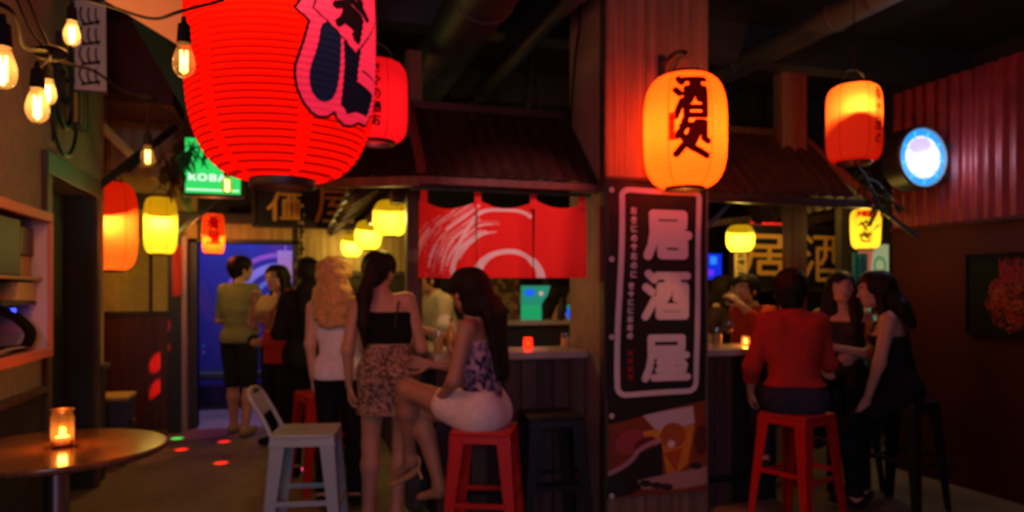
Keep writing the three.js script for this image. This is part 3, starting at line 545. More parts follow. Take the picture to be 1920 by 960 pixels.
lantern('small red lantern with white-edged lettering behind the huge red lantern', { ...RED, light: [1, 0.1, 0.12], emit: [0.6, 0.0005, 0.002], paper: [0.4, 0.03, 0.045], pos: at(704, 192, 3.4), R: 60 / F * 3.4, H: 148 / F * 3.4, I: 0.25, off: 0.4, offA: 30, p: 5, end: 0.6, lampY: -0.02, top: 3.07,
  draw: (c, X, Y) => { for (let k = 0; k < 5; k++) glyph(c, ['kana_ki', 'kana_ya', 'kana_no', 'sake', 'kana_o'][k], X(-7), Y(0.1 + k * 0.16), 46, 70, 18, '#ffffff'); for (let k = 0; k < 5; k++) glyph(c, ['kana_ki', 'kana_ya', 'kana_no', 'sake', 'kana_o'][k], X(-7), Y(0.1 + k * 0.16), 46, 70, 9, '#1a0506'); } });
{ const z = -3.68, c = onZ(1284, 248, z), D = -z / -ray(1284, 248)[2];
  lantern('plump orange lantern with two bold black characters on the wooden pillar', { ...ORG, pos: c, R: 77 / F * D, H: 208 / F * D, I: 2.6, off: 0.0, p: 3.6, end: 0.46, ribs: 26, ripple: 0.5, lampY: 0.0, top: onZ(1285, 92, z).y - 0.02, seam: 0.62, seamW: 4,
    draw: (x, X, Y) => { glyph(x, 'sake', X(-14), Y(0.07), X(30) - X(-14), Y(0.38), 27, '#140806'); glyph(x, 'dokoro', X(-14), Y(0.46), X(32) - X(-14), Y(0.34), 29, '#140806'); x.fillStyle = '#c8401c'; x.fillRect(X(-21), Y(0.4), 22, Y(0.24)); for (let k = 0; k < 3; k++) glyph(x, ['kana_no', 'kana_ki', 'kana_o'][k], X(-20), Y(0.42 + 0.075 * k), 14, 26, 4, '#1a0808'); } }); }
lantern('red lantern with its bulb glowing high, hung near the round blue sign', { ...RED, pos: at(1601, 233, 4.4), R: 49 / F * 4.4, H: 142 / F * 4.4, I: 1.5, off: 0.6, offA: 14, socket: -1, p: 6, end: 0.62, ribs: 24, ripple: 0.5, lampY: 0.075, seam: 0.5, top: HC, draw: (c, X, Y) => textV(c, X, Y, 58, ['sakana', 'kana_ki', 'ya', 'kana_no'], 0.08, 0.85, 70, 9, '#2a0804') });
lantern('tall red lantern glowing yellow, hung past the dark door', { ...RED, pos: at(206, 424, 5.65), R: 47 / F * 5.65, H: 165 / F * 5.65, I: 3.0, off: 0.55, offA: -14, socket: 1, p: 4.5, end: 0.45, ribs: 24, ripple: 0.4, lampY: 0.02, top: 2.86, seam: 0.55 });
lantern('yellow lantern hung before the yellow alcove wall', { ...YEL, pos: at(301, 423, 6.3), R: 29 / F * 6.3, H: 106 / F * 6.3, I: 1.1, off: 0.5, socket: 1, p: 5, end: 0.55, lampY: 0.03, top: HC, draw: (c, X, Y) => textV(c, X, Y, 62, ['kana_no', 'kana_ki'], 0.3, 0.7, 80, 9, '#4a2a06') });
lantern('small red and yellow lettered lantern over the doorway of the blue room', { ...ORG, pos: at(400, 438, 7.0), R: 20 / F * 7.0, H: 74 / F * 7.0, I: 0.7, off: 0.5, socket: 1, p: 6, end: 0.7, lampY: -0.06, top: HC, draw: (c, X, Y) => textV(c, X, Y, 0, ['sakana', 'ya'], 0.08, 0.8, 190, 26, '#a01208') });
const rowGroup = 'round lanterns along the side of the bar';
[[732, 409, 4.9, 33, 33, 'round yellow lantern hung nearest the red split curtain'], [690, 441, 6.4, 25, 27, 'round yellow lantern between two others along the side of the bar'], [660, 460, 7.5, 20, 21, 'round yellow lantern farthest from the red split curtain']].forEach(([u, v, D, r, h, label], k) =>
  lantern(label, { ...YEL, pos: at(u, v, D), R: r / F * D, H: 2 * h / F * D, I: [0.5, 0.65, 0.9][k], off: 0.45, socket: 1, p: 2.3, end: 0.42, ribs: 12, ripple: 0.6, lampY: 0.0, top: 2.15, draw: k ? null : (c, X, Y) => textV(c, X, Y, 42, ['kana_no', 'kana_ki'], 0.2, 0.75, 70, 7, '#8a4a10') }, rowGroup));
lantern('round yellow lantern past the pillar over the candle-lit counter', { ...YEL, pos: at(1388, 447, 5.9), R: 26 / F * 5.9, H: 50 / F * 5.9, I: 0.7, off: 0.4, socket: 1, p: 2.4, end: 0.45, ribs: 12, ripple: 0.6, lampY: 0.0, top: 2.2 });
lantern('yellow lantern with black script under the corner of the far roof', { ...YEL, emit: [0.62, 0.36, 0.012], pos: at(1623, 430, 5.35), R: 28 / F * 5.35, H: 74 / F * 5.35, I: 0.3, p: 5, q: 2, end: 0.62, taper: 0.1, lampY: -0.02, top: 1.98, draw: (c, X, Y) => { glyph(c, 'sake', X(-35), Y(0.06), 190, 70, 22, '#c01c10'); textV(c, X, Y, 0, ['kana_ya', 'kana_ki'], 0.3, 0.86, 170, 22, '#181004'); } });

// ---------------------------------------------------------------- string lights
function bulbOn(parent, p, s = 1, I = 0.05) {   // p: bulb centre
  const y = p.y;
  mesh('socket', merge([cyl(0.017 * s, 0.014 * s, 0.045 * s, p.x, y + 0.04 * s, p.z, 14), cyl(0.008 * s, 0.005 * s, 0.02 * s, p.x, y + 0.085 * s, p.z, 10)]), M.cable, parent);
  const prof = [[0.001, -0.042], [0.012, -0.041], [0.021, -0.032], [0.026, -0.016], [0.0255, 0.0], [0.02, 0.02], [0.014, 0.036], [0.013, 0.046]].map(([a, b]) => new THREE.Vector2(a * s, b * s));
  const g = mesh('bulb', new THREE.LatheGeometry(prof, 20).translate(p.x, y, p.z), M.amberGlass, parent);
  const fil = mesh('filament', merge([-1, 1].map((q) => cyl(0.0032 * s, 0.0032 * s, 0.05 * s, p.x + q * 0.006 * s, y - 0.028 * s, p.z, 8))), glow(9, 5.2, 1.6), g);
  lamp([1, 0.5, 0.15], I, [p.x, y, p.z + 0.001], parent, 0.5); return fil;
}
{
  const t = thing('string_lights', 'string of warm clear bulbs on black cable below the canopy', 'string lights');
  const bulbs = [[5, 126, 1.5, 1.05], [135, 62, 2.4, 1], [90, 172, 2.4, 1], [70, 197, 2.0, 1.15], [345, 112, 1.75, 1.0], [277, 292, 2.8, 1], [426, 346, 3.2, 0.95]];
  const P = bulbs.map(([u, v, D, s]) => at(u, v, D));
  const up = (k, dy) => P[k].clone().add(V(0, dy, 0));
  const knot = at(95, 100, 2.3);
  mesh('cable', tube([at(-60, -10, 1.5), up(0, 0.13), at(45, 88, 1.9), knot, at(125, 118, 2.4), at(180, 135, 2.6), at(230, 170, 2.75), up(5, 0.22), at(340, 235, 2.9), at(390, 270, 3.0), up(6, 0.12)], 0.005, 90), M.cable, t);
  mesh('cable', tube([at(20, -30, 2.2), at(60, 60, 2.25), knot, at(70, 40, 2.3), at(40, -30, 2.3)], 0.004, 50), M.cable, t);
  mesh('cable', tube([at(60, -20, 2.4), up(1, 0.12), at(200, 10, 2.2), at(290, 35, 1.9), up(4, 0.12), at(420, 0, 1.75)], 0.004, 60), M.cable, t);
  for (const k of [2, 3]) mesh('cable', tube([knot, knot.clone().lerp(up(k, 0.1), 0.5).add(V(0.01, 0, 0)), up(k, 0.1)], 0.004, 16), M.cable, t);
  mesh('cable', tube([up(5, 0.22), up(5, 0.16), up(5, 0.1)], 0.004, 10), M.cable, t);
  mesh('junction', new THREE.SphereGeometry(0.032, 12, 10).scale(1.6, 0.8, 1).translate(knot.x, knot.y, knot.z), M.cable, t);
  const j2 = up(5, 0.225); mesh('junction', new THREE.SphereGeometry(0.02, 12, 10).scale(1.6, 0.8, 1).translate(j2.x, j2.y, j2.z), M.cable, t);
  P.forEach((p, k) => bulbOn(t, p, bulbs[k][3], [0.3, 0.5, 0.45, 0.4, 0.06, 0.05, 0.03][k]));
}
// canopy cloths
single('canvas_canopy', 'tan canvas canopy edge stretched beside the huge red lantern', 'canopy', (() => { const a = at(196, 0, 2.9), b = at(356, 98, 3.1), c = at(600, -60, 3.3), d = at(300, -200, 2.9); return sheet((s, t) => a.clone().lerp(b, s).lerp(d.clone().lerp(c, s), t).add(V(0, -0.03 * Math.sin(Math.PI * t), 0)), 14, 12, 0.004); })(), std([0.62, 0.36, 0.18], { roughness: 0.9, bumpMap: clothBump, bumpScale: 0.0008 }));
single('green_awning', 'dark green awning cloth hanging behind the canvas canopy', 'awning', (() => { const b = at(250, -60, 3.9), a = at(190, -60, 3.9), c = at(392, 210, 4.1), d = at(352, 218, 4.1); return sheet((s, t) => a.clone().lerp(b, s).lerp(d.clone().lerp(c, s), t), 6, 6, 0.006); })(), std([0.012, 0.06, 0.035], { roughness: 0.9 }));
single('gathered_drape', 'gathered brown drape bunched at the ceiling over the left wall', 'drape', sheet((s, t) => onX(lerp(20, 185, s), 0, -1.22).setY(3.58 - 0.42 * (1 - t) * (0.8 + 0.2 * Math.sin(s * 11))).add(V(0.035 * Math.sin(s * 38), 0, 0)), 90, 6, 0.004), std([0.3, 0.17, 0.07], { roughness: 0.95 }));
{ // hanging white cloth with black script on the left wall
  const tex = canvasTex(256, 512, (c, w, h) => { c.fillStyle = '#c9c4bc'; c.fillRect(0, 0, w, h); c.strokeStyle = '#17130f'; c.lineCap = 'round'; c.lineWidth = 16; for (let k = 0; k < 4; k++) { const y = 40 + k * 115; for (const q of [0, 1, 2]) { c.beginPath(); c.moveTo(50 + q * 60, y); c.quadraticCurveTo(20 + q * 70, y + 50, 70 + q * 60, y + 84); c.stroke(); } c.beginPath(); c.moveTo(60, y + 96); c.lineTo(200, y + 70); c.stroke(); } });
  const z = -4.85, p = onZ(141, 168, z), q = onZ(199, 6, z), t = thing('wall_scroll', 'white cloth scroll with black brushed script hung out from the left wall', 'scroll');
  mesh('cloth', sheet((u, v) => V(lerp(p.x, q.x, u), lerp(p.y, q.y, v), z + 0.008 * Math.sin(u * 5 + v * 3)), 10, 16, 0.004), std([1, 1, 1], { map: tex, roughness: 0.9 }), t);
  mesh('rod', bar(V(XL, q.y + 0.008, z), V(q.x + 0.03, q.y + 0.008, z), 0.014, 0.014), M.black, t);
  mesh('rod', bar(V(p.x - 0.01, p.y - 0.006, z), V(q.x + 0.01, p.y - 0.006, z), 0.012, 0.012), M.black, t);
}
{ // iron wall lantern above the door
  const c = onX(122, 226, XL + 0.06), t = thing('wall_lantern', 'black iron wall lantern with yellow glass and curled scrolls above the dark door', 'lantern', c); t.scale.set(1, 1.35, 1.35);
  const arc = (r, a0, a1, dy, th) => { const p = []; for (let k = 0; k <= 14; k++) { const q = lerp(a0, a1, k / 14); p.push(V(0, dy + r * Math.sin(q), -r * Math.cos(q))); } return tube(p, th, 30); };
  mesh('large_scroll', arc(0.17, -3.3, 0.2, 0.02, 0.012), M.black, t);
  mesh('small_scroll', arc(0.09, -3.4, 0.3, 0.06, 0.014), M.black, t);
  mesh('upright', merge([bx(-0.01, 0.01, 0.05, 0.36, 0.075, 0.1), bx(-0.01, 0.01, 0.05, 0.36, -0.1, -0.075), bx(-0.012, 0.012, 0.25, 0.3, -0.1, 0.1)]), M.black, t);
  mesh('back_plate', rb(-0.06, -0.045, -0.1, 0.3, -0.03, 0.03, 0.004), M.black, t);
  mesh('mount', bx(-0.05, 0, 0.2, 0.22, -0.01, 0.01), M.black, t);
  mesh('glass_box', rb(-0.035, 0.035, 0.02, 0.2, -0.24, -0.12, 0.006), std([0.5, 0.4, 0.05], { roughness: 0.3 }), t);
  mesh('glass_frame', merge([bx(-0.04, 0.04, 0.2, 0.215, -0.25, -0.11), bx(-0.04, 0.04, 0.005, 0.02, -0.25, -0.11), bx(0.03, 0.042, 0.02, 0.2, -0.25, -0.24), bx(0.03, 0.042, 0.02, 0.2, -0.12, -0.11), bx(0.034, 0.042, 0.02, 0.2, -0.185, -0.177)]), M.black, t);
  mesh('bracket', bx(-0.045, 0.0, 0.1, 0.12, -0.2, 0.0), M.black, t);
}
// alcove overhead: fascia, dark soffit, lit board edge, black arm, bamboo
single('soffit_box', 'dark red boxed soffit over the alcove', 'soffit', bx(-2.6, -0.9, 2.86, HC, -6.88, -6.2), std([0.09, 0.012, 0.01], { roughness: 0.6 }));
single('grey_fascia', 'pale grey ribbed fascia under the dark red soffit', 'fascia', sheet((s, t) => V(lerp(-2.4, -0.72, s), lerp(2.42, 2.84, t), -7.1 + 0.008 * Math.sin(s * 90)), 120, 1, 0.006), std([0.3, 0.26, 0.2], { roughness: 0.8 }));
{
  const a = at(190, 236, 5.42), b = at(258, 302, 6.3), c = at(306, 345, 6.9);
  single('awning_edge', 'slim pale board edge catching the green sign light over the alcove', 'board', merge([bar(a, b, 0.05, 0.05), bar(b, c, 0.045, 0.04)]), std([0.62, 0.64, 0.6], { roughness: 0.5 }));
  const t = thing('awning_strut', 'black diagonal awning arm above the tall red lantern', 'arm');
  mesh('rod', bar(at(176, 356, 5.3), at(330, 238, 5.8), 0.045, 0.05), M.black, t);
  mesh('clamp', bar(at(232, 318, 5.48), at(262, 292, 5.58), 0.07, 0.07), M.black, t);
  const t2 = thing('awning_strut', 'black diagonal awning arm beside the small lettered lantern', 'arm');
  mesh('rod', bar(at(330, 440, 6.4), at(420, 362, 6.5), 0.03, 0.035), M.black, t2);
  mesh('clamp', bar(at(372, 404, 6.44), at(384, 394, 6.46), 0.05, 0.05), M.black, t2);
}
for (const [x, y0, y1, w, label] of [[-1.95, 1.2, 2.42, 0.07, 'slim dark upright trim on the alcove wall behind the tall red lantern'], [-1.36, 1.2, 2.2, 0.03, 'thin dark trim on the alcove wall behind the yellow lantern']]) single('wall_trim', label, 'trim', bx(x - w / 2, x + w / 2, y0, y1, ZF, ZF + 0.03), M.darkWood);
single('lintel_beam', 'dark brown beam across the top of the yellow alcove wall', 'beam', bx(-3.4, -1.2, 2.22, 2.36, ZF, ZF + 0.08), M.darkWood);
{ // bamboo sprays
  const leafG = (L, w) => { const g = new THREE.BufferGeometry(), p = []; for (const [a, b] of [[0, 1], [1, 0]]) { const x = [-w, w]; p.push(0, 0, 0, x[a], 0.008, L * 0.4, x[b], 0.008, L * 0.4, x[b], 0.008, L * 0.4, x[a], 0.008, L * 0.4, 0, -0.01, L); } g.setAttribute('position', new THREE.Float32BufferAttribute(p, 3)); g.setAttribute('uv', new THREE.Float32BufferAttribute(new Array(p.length / 3 * 2).fill(0), 2)); g.computeVertexNormals(); return g; };
  const spray = (name, label, stems, n, mat, L) => {
    const t = thing(name, label, 'plant');
    stems.forEach(([a, b]) => {
      const st = mesh('stem', tube([a, a.clone().lerp(b, 0.5).add(V(0, 0.04, 0)), b], 0.006, 12, 6), M.darkWood, t), leaves = [];
      for (let k = 0; k < n; k++) { const g = leafG(L * (0.7 + 0.6 * rnd()), 0.011 + 0.008 * rnd()); g.rotateX(0.2 + 0.9 * rnd()); g.rotateY(rnd() * 6.28); const q = a.clone().lerp(b, 0.15 + 0.85 * rnd()).add(V(0.06 * (rnd() - 0.5), 0.06 * (rnd() - 0.5), 0.06 * (rnd() - 0.5))); g.translate(q.x, q.y, q.z); leaves.push(g); }
      const m = mesh('leaves', merge(leaves), mat, st); m.userData.kind = 'stuff';
    });
  };
  spray('bamboo_spray', 'dry reddish bamboo spray left of the green lit sign', [[at(300, 330, 5.6), at(372, 250, 5.7)], [at(318, 350, 5.6), at(352, 300, 5.5)], [at(330, 370, 5.6), at(305, 290, 5.7)], [at(340, 300, 5.7), at(350, 225, 5.8)]], 40, M.dryLeaf, 0.15);
  spray('bamboo_spray', 'green bamboo spray in front of the green lit sign', [[at(332, 300, 5.5), at(392, 276, 5.3)], [at(340, 330, 5.5), at(362, 268, 5.35)]], 26, M.leaf, 0.13);
  spray('hanging_vine', 'leafy vine hanging beneath the red lantern by the round blue sign', [[at(1601, 300, 4.4), at(1650, 395, 4.6)], [at(1612, 330, 4.45), at(1675, 378, 4.7)], [at(1625, 340, 4.5), at(1660, 420, 4.6)]], 13, M.leaf, 0.13);
}
{ // lit green sign
  const z = -6.0, a = onZ(347, 361, z), b = onZ(451, 264, z), w = b.x - a.x, h = b.y - a.y, t = thing('light_box_sign', 'lit green box sign with white capital letters behind the huge lantern', 'sign', [a.x, a.y, z]);
  const tex = canvasTex(416, 388, (c, W, H) => { c.fillStyle = '#22d860'; c.fillRect(0, 0, W, H); c.fillStyle = '#f4fff4'; c.font = 'bold 78px sans-serif'; c.save(); c.translate(16, 300); c.scale(1.42, 0.9); c.fillText('KOBA', 0, 0); c.restore(); c.fillRect(10, H - 30, W - 20, 10); c.strokeStyle = '#0c5a26'; c.lineWidth = 7; c.lineCap = 'round'; for (let k = 0; k < 16; k++) { c.beginPath(); const x = 14 + 11 * k; c.moveTo(x, 10 + (k * 37) % 60); c.lineTo(x + 22 - (k * 13) % 40, 60 + (k * 29) % 90); c.stroke(); } });  // leaf shadows above the letters are drawn into the lit face
  mesh('housing', rb(-0.02, w + 0.02, -0.02, h + 0.02, -0.14, -0.004, 0.006), M.black, t);
  const g = bx(0, w, 0, h, -0.006, 0), p = g.attributes.position; for (let i = 0; i < p.count; i++) g.attributes.uv.setXY(i, p.getX(i) / w, p.getY(i) / h);
  mesh('lit_face', g, std([0.02, 0.02, 0.02], { emissive: lin(1.1, 1.1, 1.1), emissiveMap: tex, roughness: 0.4 }), t);
  for (const x of [0.08, w - 0.08]) mesh('hanger', cyl(0.006, 0.006, HC - a.y - h - 0.02, x, h + 0.02, -0.07, 6), M.cable, t);
  const l = new THREE.RectAreaLight(lin(0.06, 0.85, 0.2), 2.4, w, h); l.position.set(w / 2, h / 2, 0.012); l.rotation.y = Math.PI; t.add(l);
}
single('green_board', 'small green painted board below the lit green sign', 'board', (() => { const a = at(334, 345, 6.3), b = at(360, 360, 6.3), c = at(356, 400, 6.3), d = at(338, 372, 6.3); const m = a.clone().lerp(b, 0.5); return merge([sheet((s, t) => d.clone().lerp(c, s).lerp(a.clone().lerp(b, s), t), 4, 4, 0.02), cyl(0.004, 0.004, HC - m.y, m.x, m.y - 0.01, m.z, 6)]); })(), std([0.1, 0.4, 0.08], { roughness: 0.6 }));
{ // cord of knots hanging below the beam
  const p = at(565, 372, 6.0), t = thing('knotted_cord', 'long knotted cord hanging before the yellow boards', 'cord', p);
  mesh('cord', cyl(0.009, 0.009, 0.62, 0, -0.6, 0, 8), M.cable, t);
  for (let k = 0; k < 8; k++) mesh('knot', new THREE.SphereGeometry(0.024, 10, 8).scale(1, 0.7, 1).translate(0.006 * (k % 2 ? 1 : -1), -0.06 - k * 0.072, 0), k % 2 ? M.black : std([0.5, 0.38, 0.16]), t);
  mesh('suspension', cyl(0.004, 0.004, HC - p.y - 0.01, 0, 0.01, 0, 6), M.cable, t);
}
// ---------------------------------------------------------------- round blue sign on the red metal wall
{
  const c = at(1730, 295, 5.06), t = thing('round_sign', 'round drum sign glowing white and blue on the red metal wall', 'sign', c);
  t.rotation.y = 0;
  const R = 53 / F * 5.06, drum = new THREE.CylinderGeometry(R * 1.12, R * 1.12, 0.14, 48); drum.rotateX(Math.PI / 2); drum.translate(0, 0, -0.075); mesh('drum', drum, M.blackMetal, t);
  mesh('rim', new THREE.TorusGeometry(R * 1.06, 0.014, 8, 48), M.black, t);
  const tex = canvasTex(256, 256, (x, w, h) => { x.fillStyle = '#1296ff'; x.fillRect(0, 0, w, h); x.fillStyle = '#f2eaff'; x.beginPath(); x.ellipse(128, 128, 100, 96, 0.2, 0, 7); x.fill(); x.fillStyle = '#c9b6f2'; x.beginPath(); x.ellipse(112, 76, 62, 34, -0.2, 0, 7); x.fill(); x.strokeStyle = '#52c4ff'; x.lineWidth = 9; for (let k = 0; k < 9; k++) { const a = k * 0.7; x.beginPath(); x.moveTo(128 + 88 * Math.cos(a), 128 + 88 * Math.sin(a)); x.lineTo(128 + 122 * Math.cos(a + 0.12), 128 + 122 * Math.sin(a + 0.12)); x.stroke(); } });
  const disc = new THREE.CircleGeometry(R, 48); disc.translate(0, 0, 0.002);
  mesh('lit_face', disc, std([0.02, 0.02, 0.02], { emissive: lin(1.25, 1.25, 1.25), emissiveMap: tex, roughness: 0.4 }), t);
  for (const y of [0.09, -0.12]) mesh('bracket', bx(R, XR - c.x, y, y + 0.03, -0.09, -0.06), M.black, t);
  const l = new THREE.RectAreaLight(lin(0.55, 0.7, 1), 6, R * 1.7, R * 1.7); l.position.set(0, 0, 0.012); l.rotation.y = Math.PI; t.add(l);
  lamp([0.45, 0.65, 1], 0.5, [0.12, 0, 0.1], t, 3);
}
{ // framed canvas print on the right wall
  const z0 = onX(1822, 550, XR).z, z1 = z0 + 0.62, y0 = 1.1, y1 = 1.64;
  const tex = canvasTex(256, 256, (c, w, h) => { c.fillStyle = '#070607'; c.fillRect(0, 0, w, h); for (let k = 0; k < 420; k++) { const a = rnd() * 6.28, r = Math.sqrt(rnd()), x = 138 + 74 * r * Math.cos(a), y = 150 + 88 * r * Math.sin(a); c.strokeStyle = ['#5a1a14', '#7a1414', '#3c1410', '#8a3a20'][k % 4]; c.lineWidth = 2 + 3 * rnd(); c.beginPath(); c.arc(x, y, 4 + 8 * rnd(), rnd() * 6, rnd() * 6 + 2); c.stroke(); } for (let k = 0; k < 60; k++) { const x = 100 + 90 * rnd(); c.strokeStyle = ['#7a0c16', '#5a0a20', '#681c34'][k % 3]; c.lineWidth = 4; c.beginPath(); c.moveTo(x, 90); c.quadraticCurveTo(x + 20 * (rnd() - 0.5), 50, x + 40 * (rnd() - 0.5), 10 + 40 * rnd()); c.stroke(); } });
  const t = thing('wall_print', 'dark canvas print with a tangled red figure on the dark red wall', 'print');
  const g = bx(XR - 0.035, XR - 0.001, y0, y1, z0, z1), p = g.attributes.position; for (let i = 0; i < p.count; i++) g.attributes.uv.setXY(i, (p.getZ(i) - z0) / (z1 - z0), (p.getY(i) - y0) / (y1 - y0));
  mesh('canvas', g, new THREE.MeshPhysicalMaterial({ map: tex, roughness: 0.7, specularIntensity: 0.2 }), t);
  mesh('frame', merge([bx(XR - 0.045, XR - 0.001, y0 - 0.012, y0, z0 - 0.012, z1 + 0.012), bx(XR - 0.045, XR - 0.001, y1, y1 + 0.012, z0 - 0.012, z1 + 0.012), bx(XR - 0.045, XR - 0.001, y0, y1, z0 - 0.012, z0), bx(XR - 0.045, XR - 0.001, y0, y1, z1, z1 + 0.012)]), M.cable, t);
}
// behind the far roof: panels with poster, teal curtain, red strip
single('partition_panel', 'dark olive partition at the end of the bar behind the poster', 'partition', bx(4.98, 6.0, 0, 2.35, -5.7, -5.62), std([0.08, 0.07, 0.035], { map: plasterT }));
{
  const tex = canvasTex(128, 256, (c, w, h) => { c.fillStyle = '#c8d8a0'; c.fillRect(0, 0, w, h); c.fillStyle = '#e86a5a'; c.beginPath(); c.moveTo(0, 0); c.lineTo(60, 0); c.lineTo(20, 256); c.lineTo(0, 256); c.fill(); c.strokeStyle = '#4aa060'; c.lineWidth = 9; c.beginPath(); c.arc(88, 66, 24, 2, 7); c.stroke(); c.fillStyle = '#e0604a'; for (let k = 0; k < 12; k++) c.fillRect(20 + rnd() * 60, 100 + rnd() * 120, 22, 14); c.fillStyle = '#38b088'; c.fillRect(30, 200, 98, 56); });
  const a = onZ(1617, 612, -5.55), b = onZ(1671, 458, -5.55), g = bx(a.x, b.x, a.y, b.y, -5.6, -5.58), p = g.attributes.position; for (let i = 0; i < p.count; i++) g.attributes.uv.setXY(i, (p.getX(i) - a.x) / (b.x - a.x), (p.getY(i) - a.y) / (b.y - a.y));
  const t = thing('lit_poster', 'backlit poster in cream, coral and green at the end of the bar', 'poster');
  mesh('poster_face', g, std([0.3, 0.3, 0.3], { emissive: lin(0.42, 0.42, 0.42), emissiveMap: tex, roughness: 0.5 }), t);
  mesh('poster_frame', bx(a.x - 0.01, b.x + 0.01, a.y - 0.01, b.y + 0.01, -5.63, -5.6), M.black, t);
  const l = new THREE.RectAreaLight(lin(0.5, 0.7, 0.5), 0.7, b.x - a.x, b.y - a.y); l.position.set((a.x + b.x) / 2, (a.y + b.y) / 2, -5.57); l.rotation.y = Math.PI; t.add(l);
}
single('teal_curtain', 'narrow teal curtain hanging beside the backlit poster', 'curtain', sheet((s, t) => onZ(lerp(1598, 1626, s), 550, -5.4).setY(lerp(0.02, 1.75, t)).add(V(0, 0, 0.02 * Math.sin(s * 16))), 24, 6, 0.004), std([0.02, 0.22, 0.26], { roughness: 0.8 }));
{ const a = onZ(1408, 442, -6.5), b = onZ(1467, 418, -6.5), t = thing('lit_strip_sign', 'small glowing red strip sign above the gold lettered board', 'sign'); mesh('lit_face', bx(a.x, b.x, a.y, b.y, -6.52, -6.5), glow(0.75, 0.012, 0.012, [0.3, 0.02, 0.02]), t); mesh('housing', bx(a.x - 0.01, b.x + 0.01, a.y - 0.01, b.y + 0.01, -6.56, -6.52), M.black, t); mesh('hanger', bx((a.x + b.x) / 2 - 0.01, (a.x + b.x) / 2 + 0.01, b.y + 0.01, HC, -6.55, -6.53), M.black, t); lamp([1, 0.05, 0.05], 0.12, [(a.x + b.x) / 2, (a.y + b.y) / 2, -6.45], t, 3); }
single('timber_lintel', 'reddish timber lintel above the gold lettered board', 'beam', bar(onZ(1500, 418, -6.4), onZ(1600, 396, -6.4), 0.1, 0.09), M.midWood);
single('timber_lintel', 'long brown timber lintel above the round lantern past the pillar', 'beam', bar(onZ(1290, 424, -6.4), onZ(1430, 408, -6.4), 0.08, 0.06), M.midWood);
single('ceiling_panel', 'pale grey panel above the round lantern past the pillar', 'panel', bx(2.9, 3.5, 2.05, 2.35, -6.3, -6.25), std([0.16, 0.13, 0.1], { roughness: 0.8 }));
{ // price slip hanging under the round lantern
  const tex = canvasTex(64, 192, (c, w, h) => { c.fillStyle = '#b89a60'; c.fillRect(0, 0, w, h); for (let k = 0; k < 4; k++) glyph(c, ['kana_o', 'sake', 'kana_ni', 'kana_ki'][k], 12, 8 + k * 46, 40, 36, 6, '#20140a'); });
  const a = onZ(1378, 520, -5.35), b = onZ(1400, 474, -5.35), g = bx(a.x, b.x, a.y, b.y, -5.36, -5.35), p = g.attributes.position; for (let i = 0; i < p.count; i++) g.attributes.uv.setXY(i, (p.getX(i) - a.x) / (b.x - a.x), (p.getY(i) - a.y) / (b.y - a.y));
  single('paper_slip', 'narrow paper slip with dark script under the round lantern past the pillar', 'paper slip', g, std([1, 1, 1], { map: tex, roughness: 0.9 }));
}

// ---------------------------------------------------------------- left foreground: table, candle, wall cabinet, bin
function candleJar(label, pos, R, H, red, I, group) {
  const t = thing('candle_jar', label, 'candle', pos, 0, group);
  const pr = [[0.001, 0], [R * 0.92, 0], [R, H * 0.06], [R, H * 0.78], [R * 0.86, H * 0.88], [R * 0.9, H], [R * 0.82, H], [R * 0.8, H * 0.88], [R * 0.93, H * 0.78], [R * 0.93, H * 0.08], [0.001, H * 0.05]].map((p) => new THREE.Vector2(...p));
  mesh('jar', new THREE.LatheGeometry(pr, 28), red ? M.redGlass : M.jarGlass, t);
  if (!red) mesh('rim', new THREE.TorusGeometry(R * 0.92, 0.005, 8, 28).rotateX(Math.PI / 2).translate(0, H * 0.97, 0), std([0.4, 0.22, 0.12], { roughness: 0.3, metalness: 0.6 }), t);
  const cn = mesh('candle', cyl(R * 0.6, R * 0.6, H * 0.2, 0, H * 0.07, 0), M.wax, t);
  const fy = H * 0.29, fp = [[0.0005, 0], [0.006, 0.006], [0.0075, 0.014], [0.004, 0.026], [0.0005, 0.036]].map(([a, b]) => new THREE.Vector2(a, b));
  mesh('flame', new THREE.LatheGeometry(fp, 12).translate(0, fy, 0), glow(14, 8, 2.2), cn);
  mesh('wick', cyl(0.001, 0.001, 0.012, 0, H * 0.26, 0, 6), M.black, cn);
  lamp([1, 0.42, 0.1], I, [0, fy + 0.015, 0], t, 0.6);
  return t;
}
{
  const c = onY(106, 838, 0.76), R = 0.405; c.x = Math.max(c.x, -1.335 + R + 0.004);
  const t = thing('round_table', 'round dark wooden table on a chrome column with a candle jar on it', 'table', [c.x, 0, c.z]);
  mesh('tabletop', new THREE.LatheGeometry([[0.001, 0.73], [R - 0.012, 0.73], [R, 0.738], [R, 0.754], [R - 0.006, 0.76], [0.001, 0.76]].map((p) => new THREE.Vector2(...p)), 64), std([0.28, 0.12, 0.05], { roughness: 0.2, map: woodT }), t);
  mesh('column', cyl(0.045, 0.045, 0.7, 0, 0.03, 0, 28), M.chrome, t);
  mesh('flange', cyl(0.09, 0.09, 0.012, 0, 0.718, 0, 28), M.blackMetal, t);
  mesh('base', new THREE.LatheGeometry([[0.001, 0], [0.24, 0], [0.24, 0.012], [0.1, 0.03], [0.05, 0.04], [0.001, 0.04]].map((p) => new THREE.Vector2(...p)), 40), M.blackMetal, t);
  const j = onY(117, 838, 0.76);
  candleJar('clear glass candle jar burning on the round dark table', [j.x, 0.76, j.z], 0.043, 0.155, false, 0.3);
}
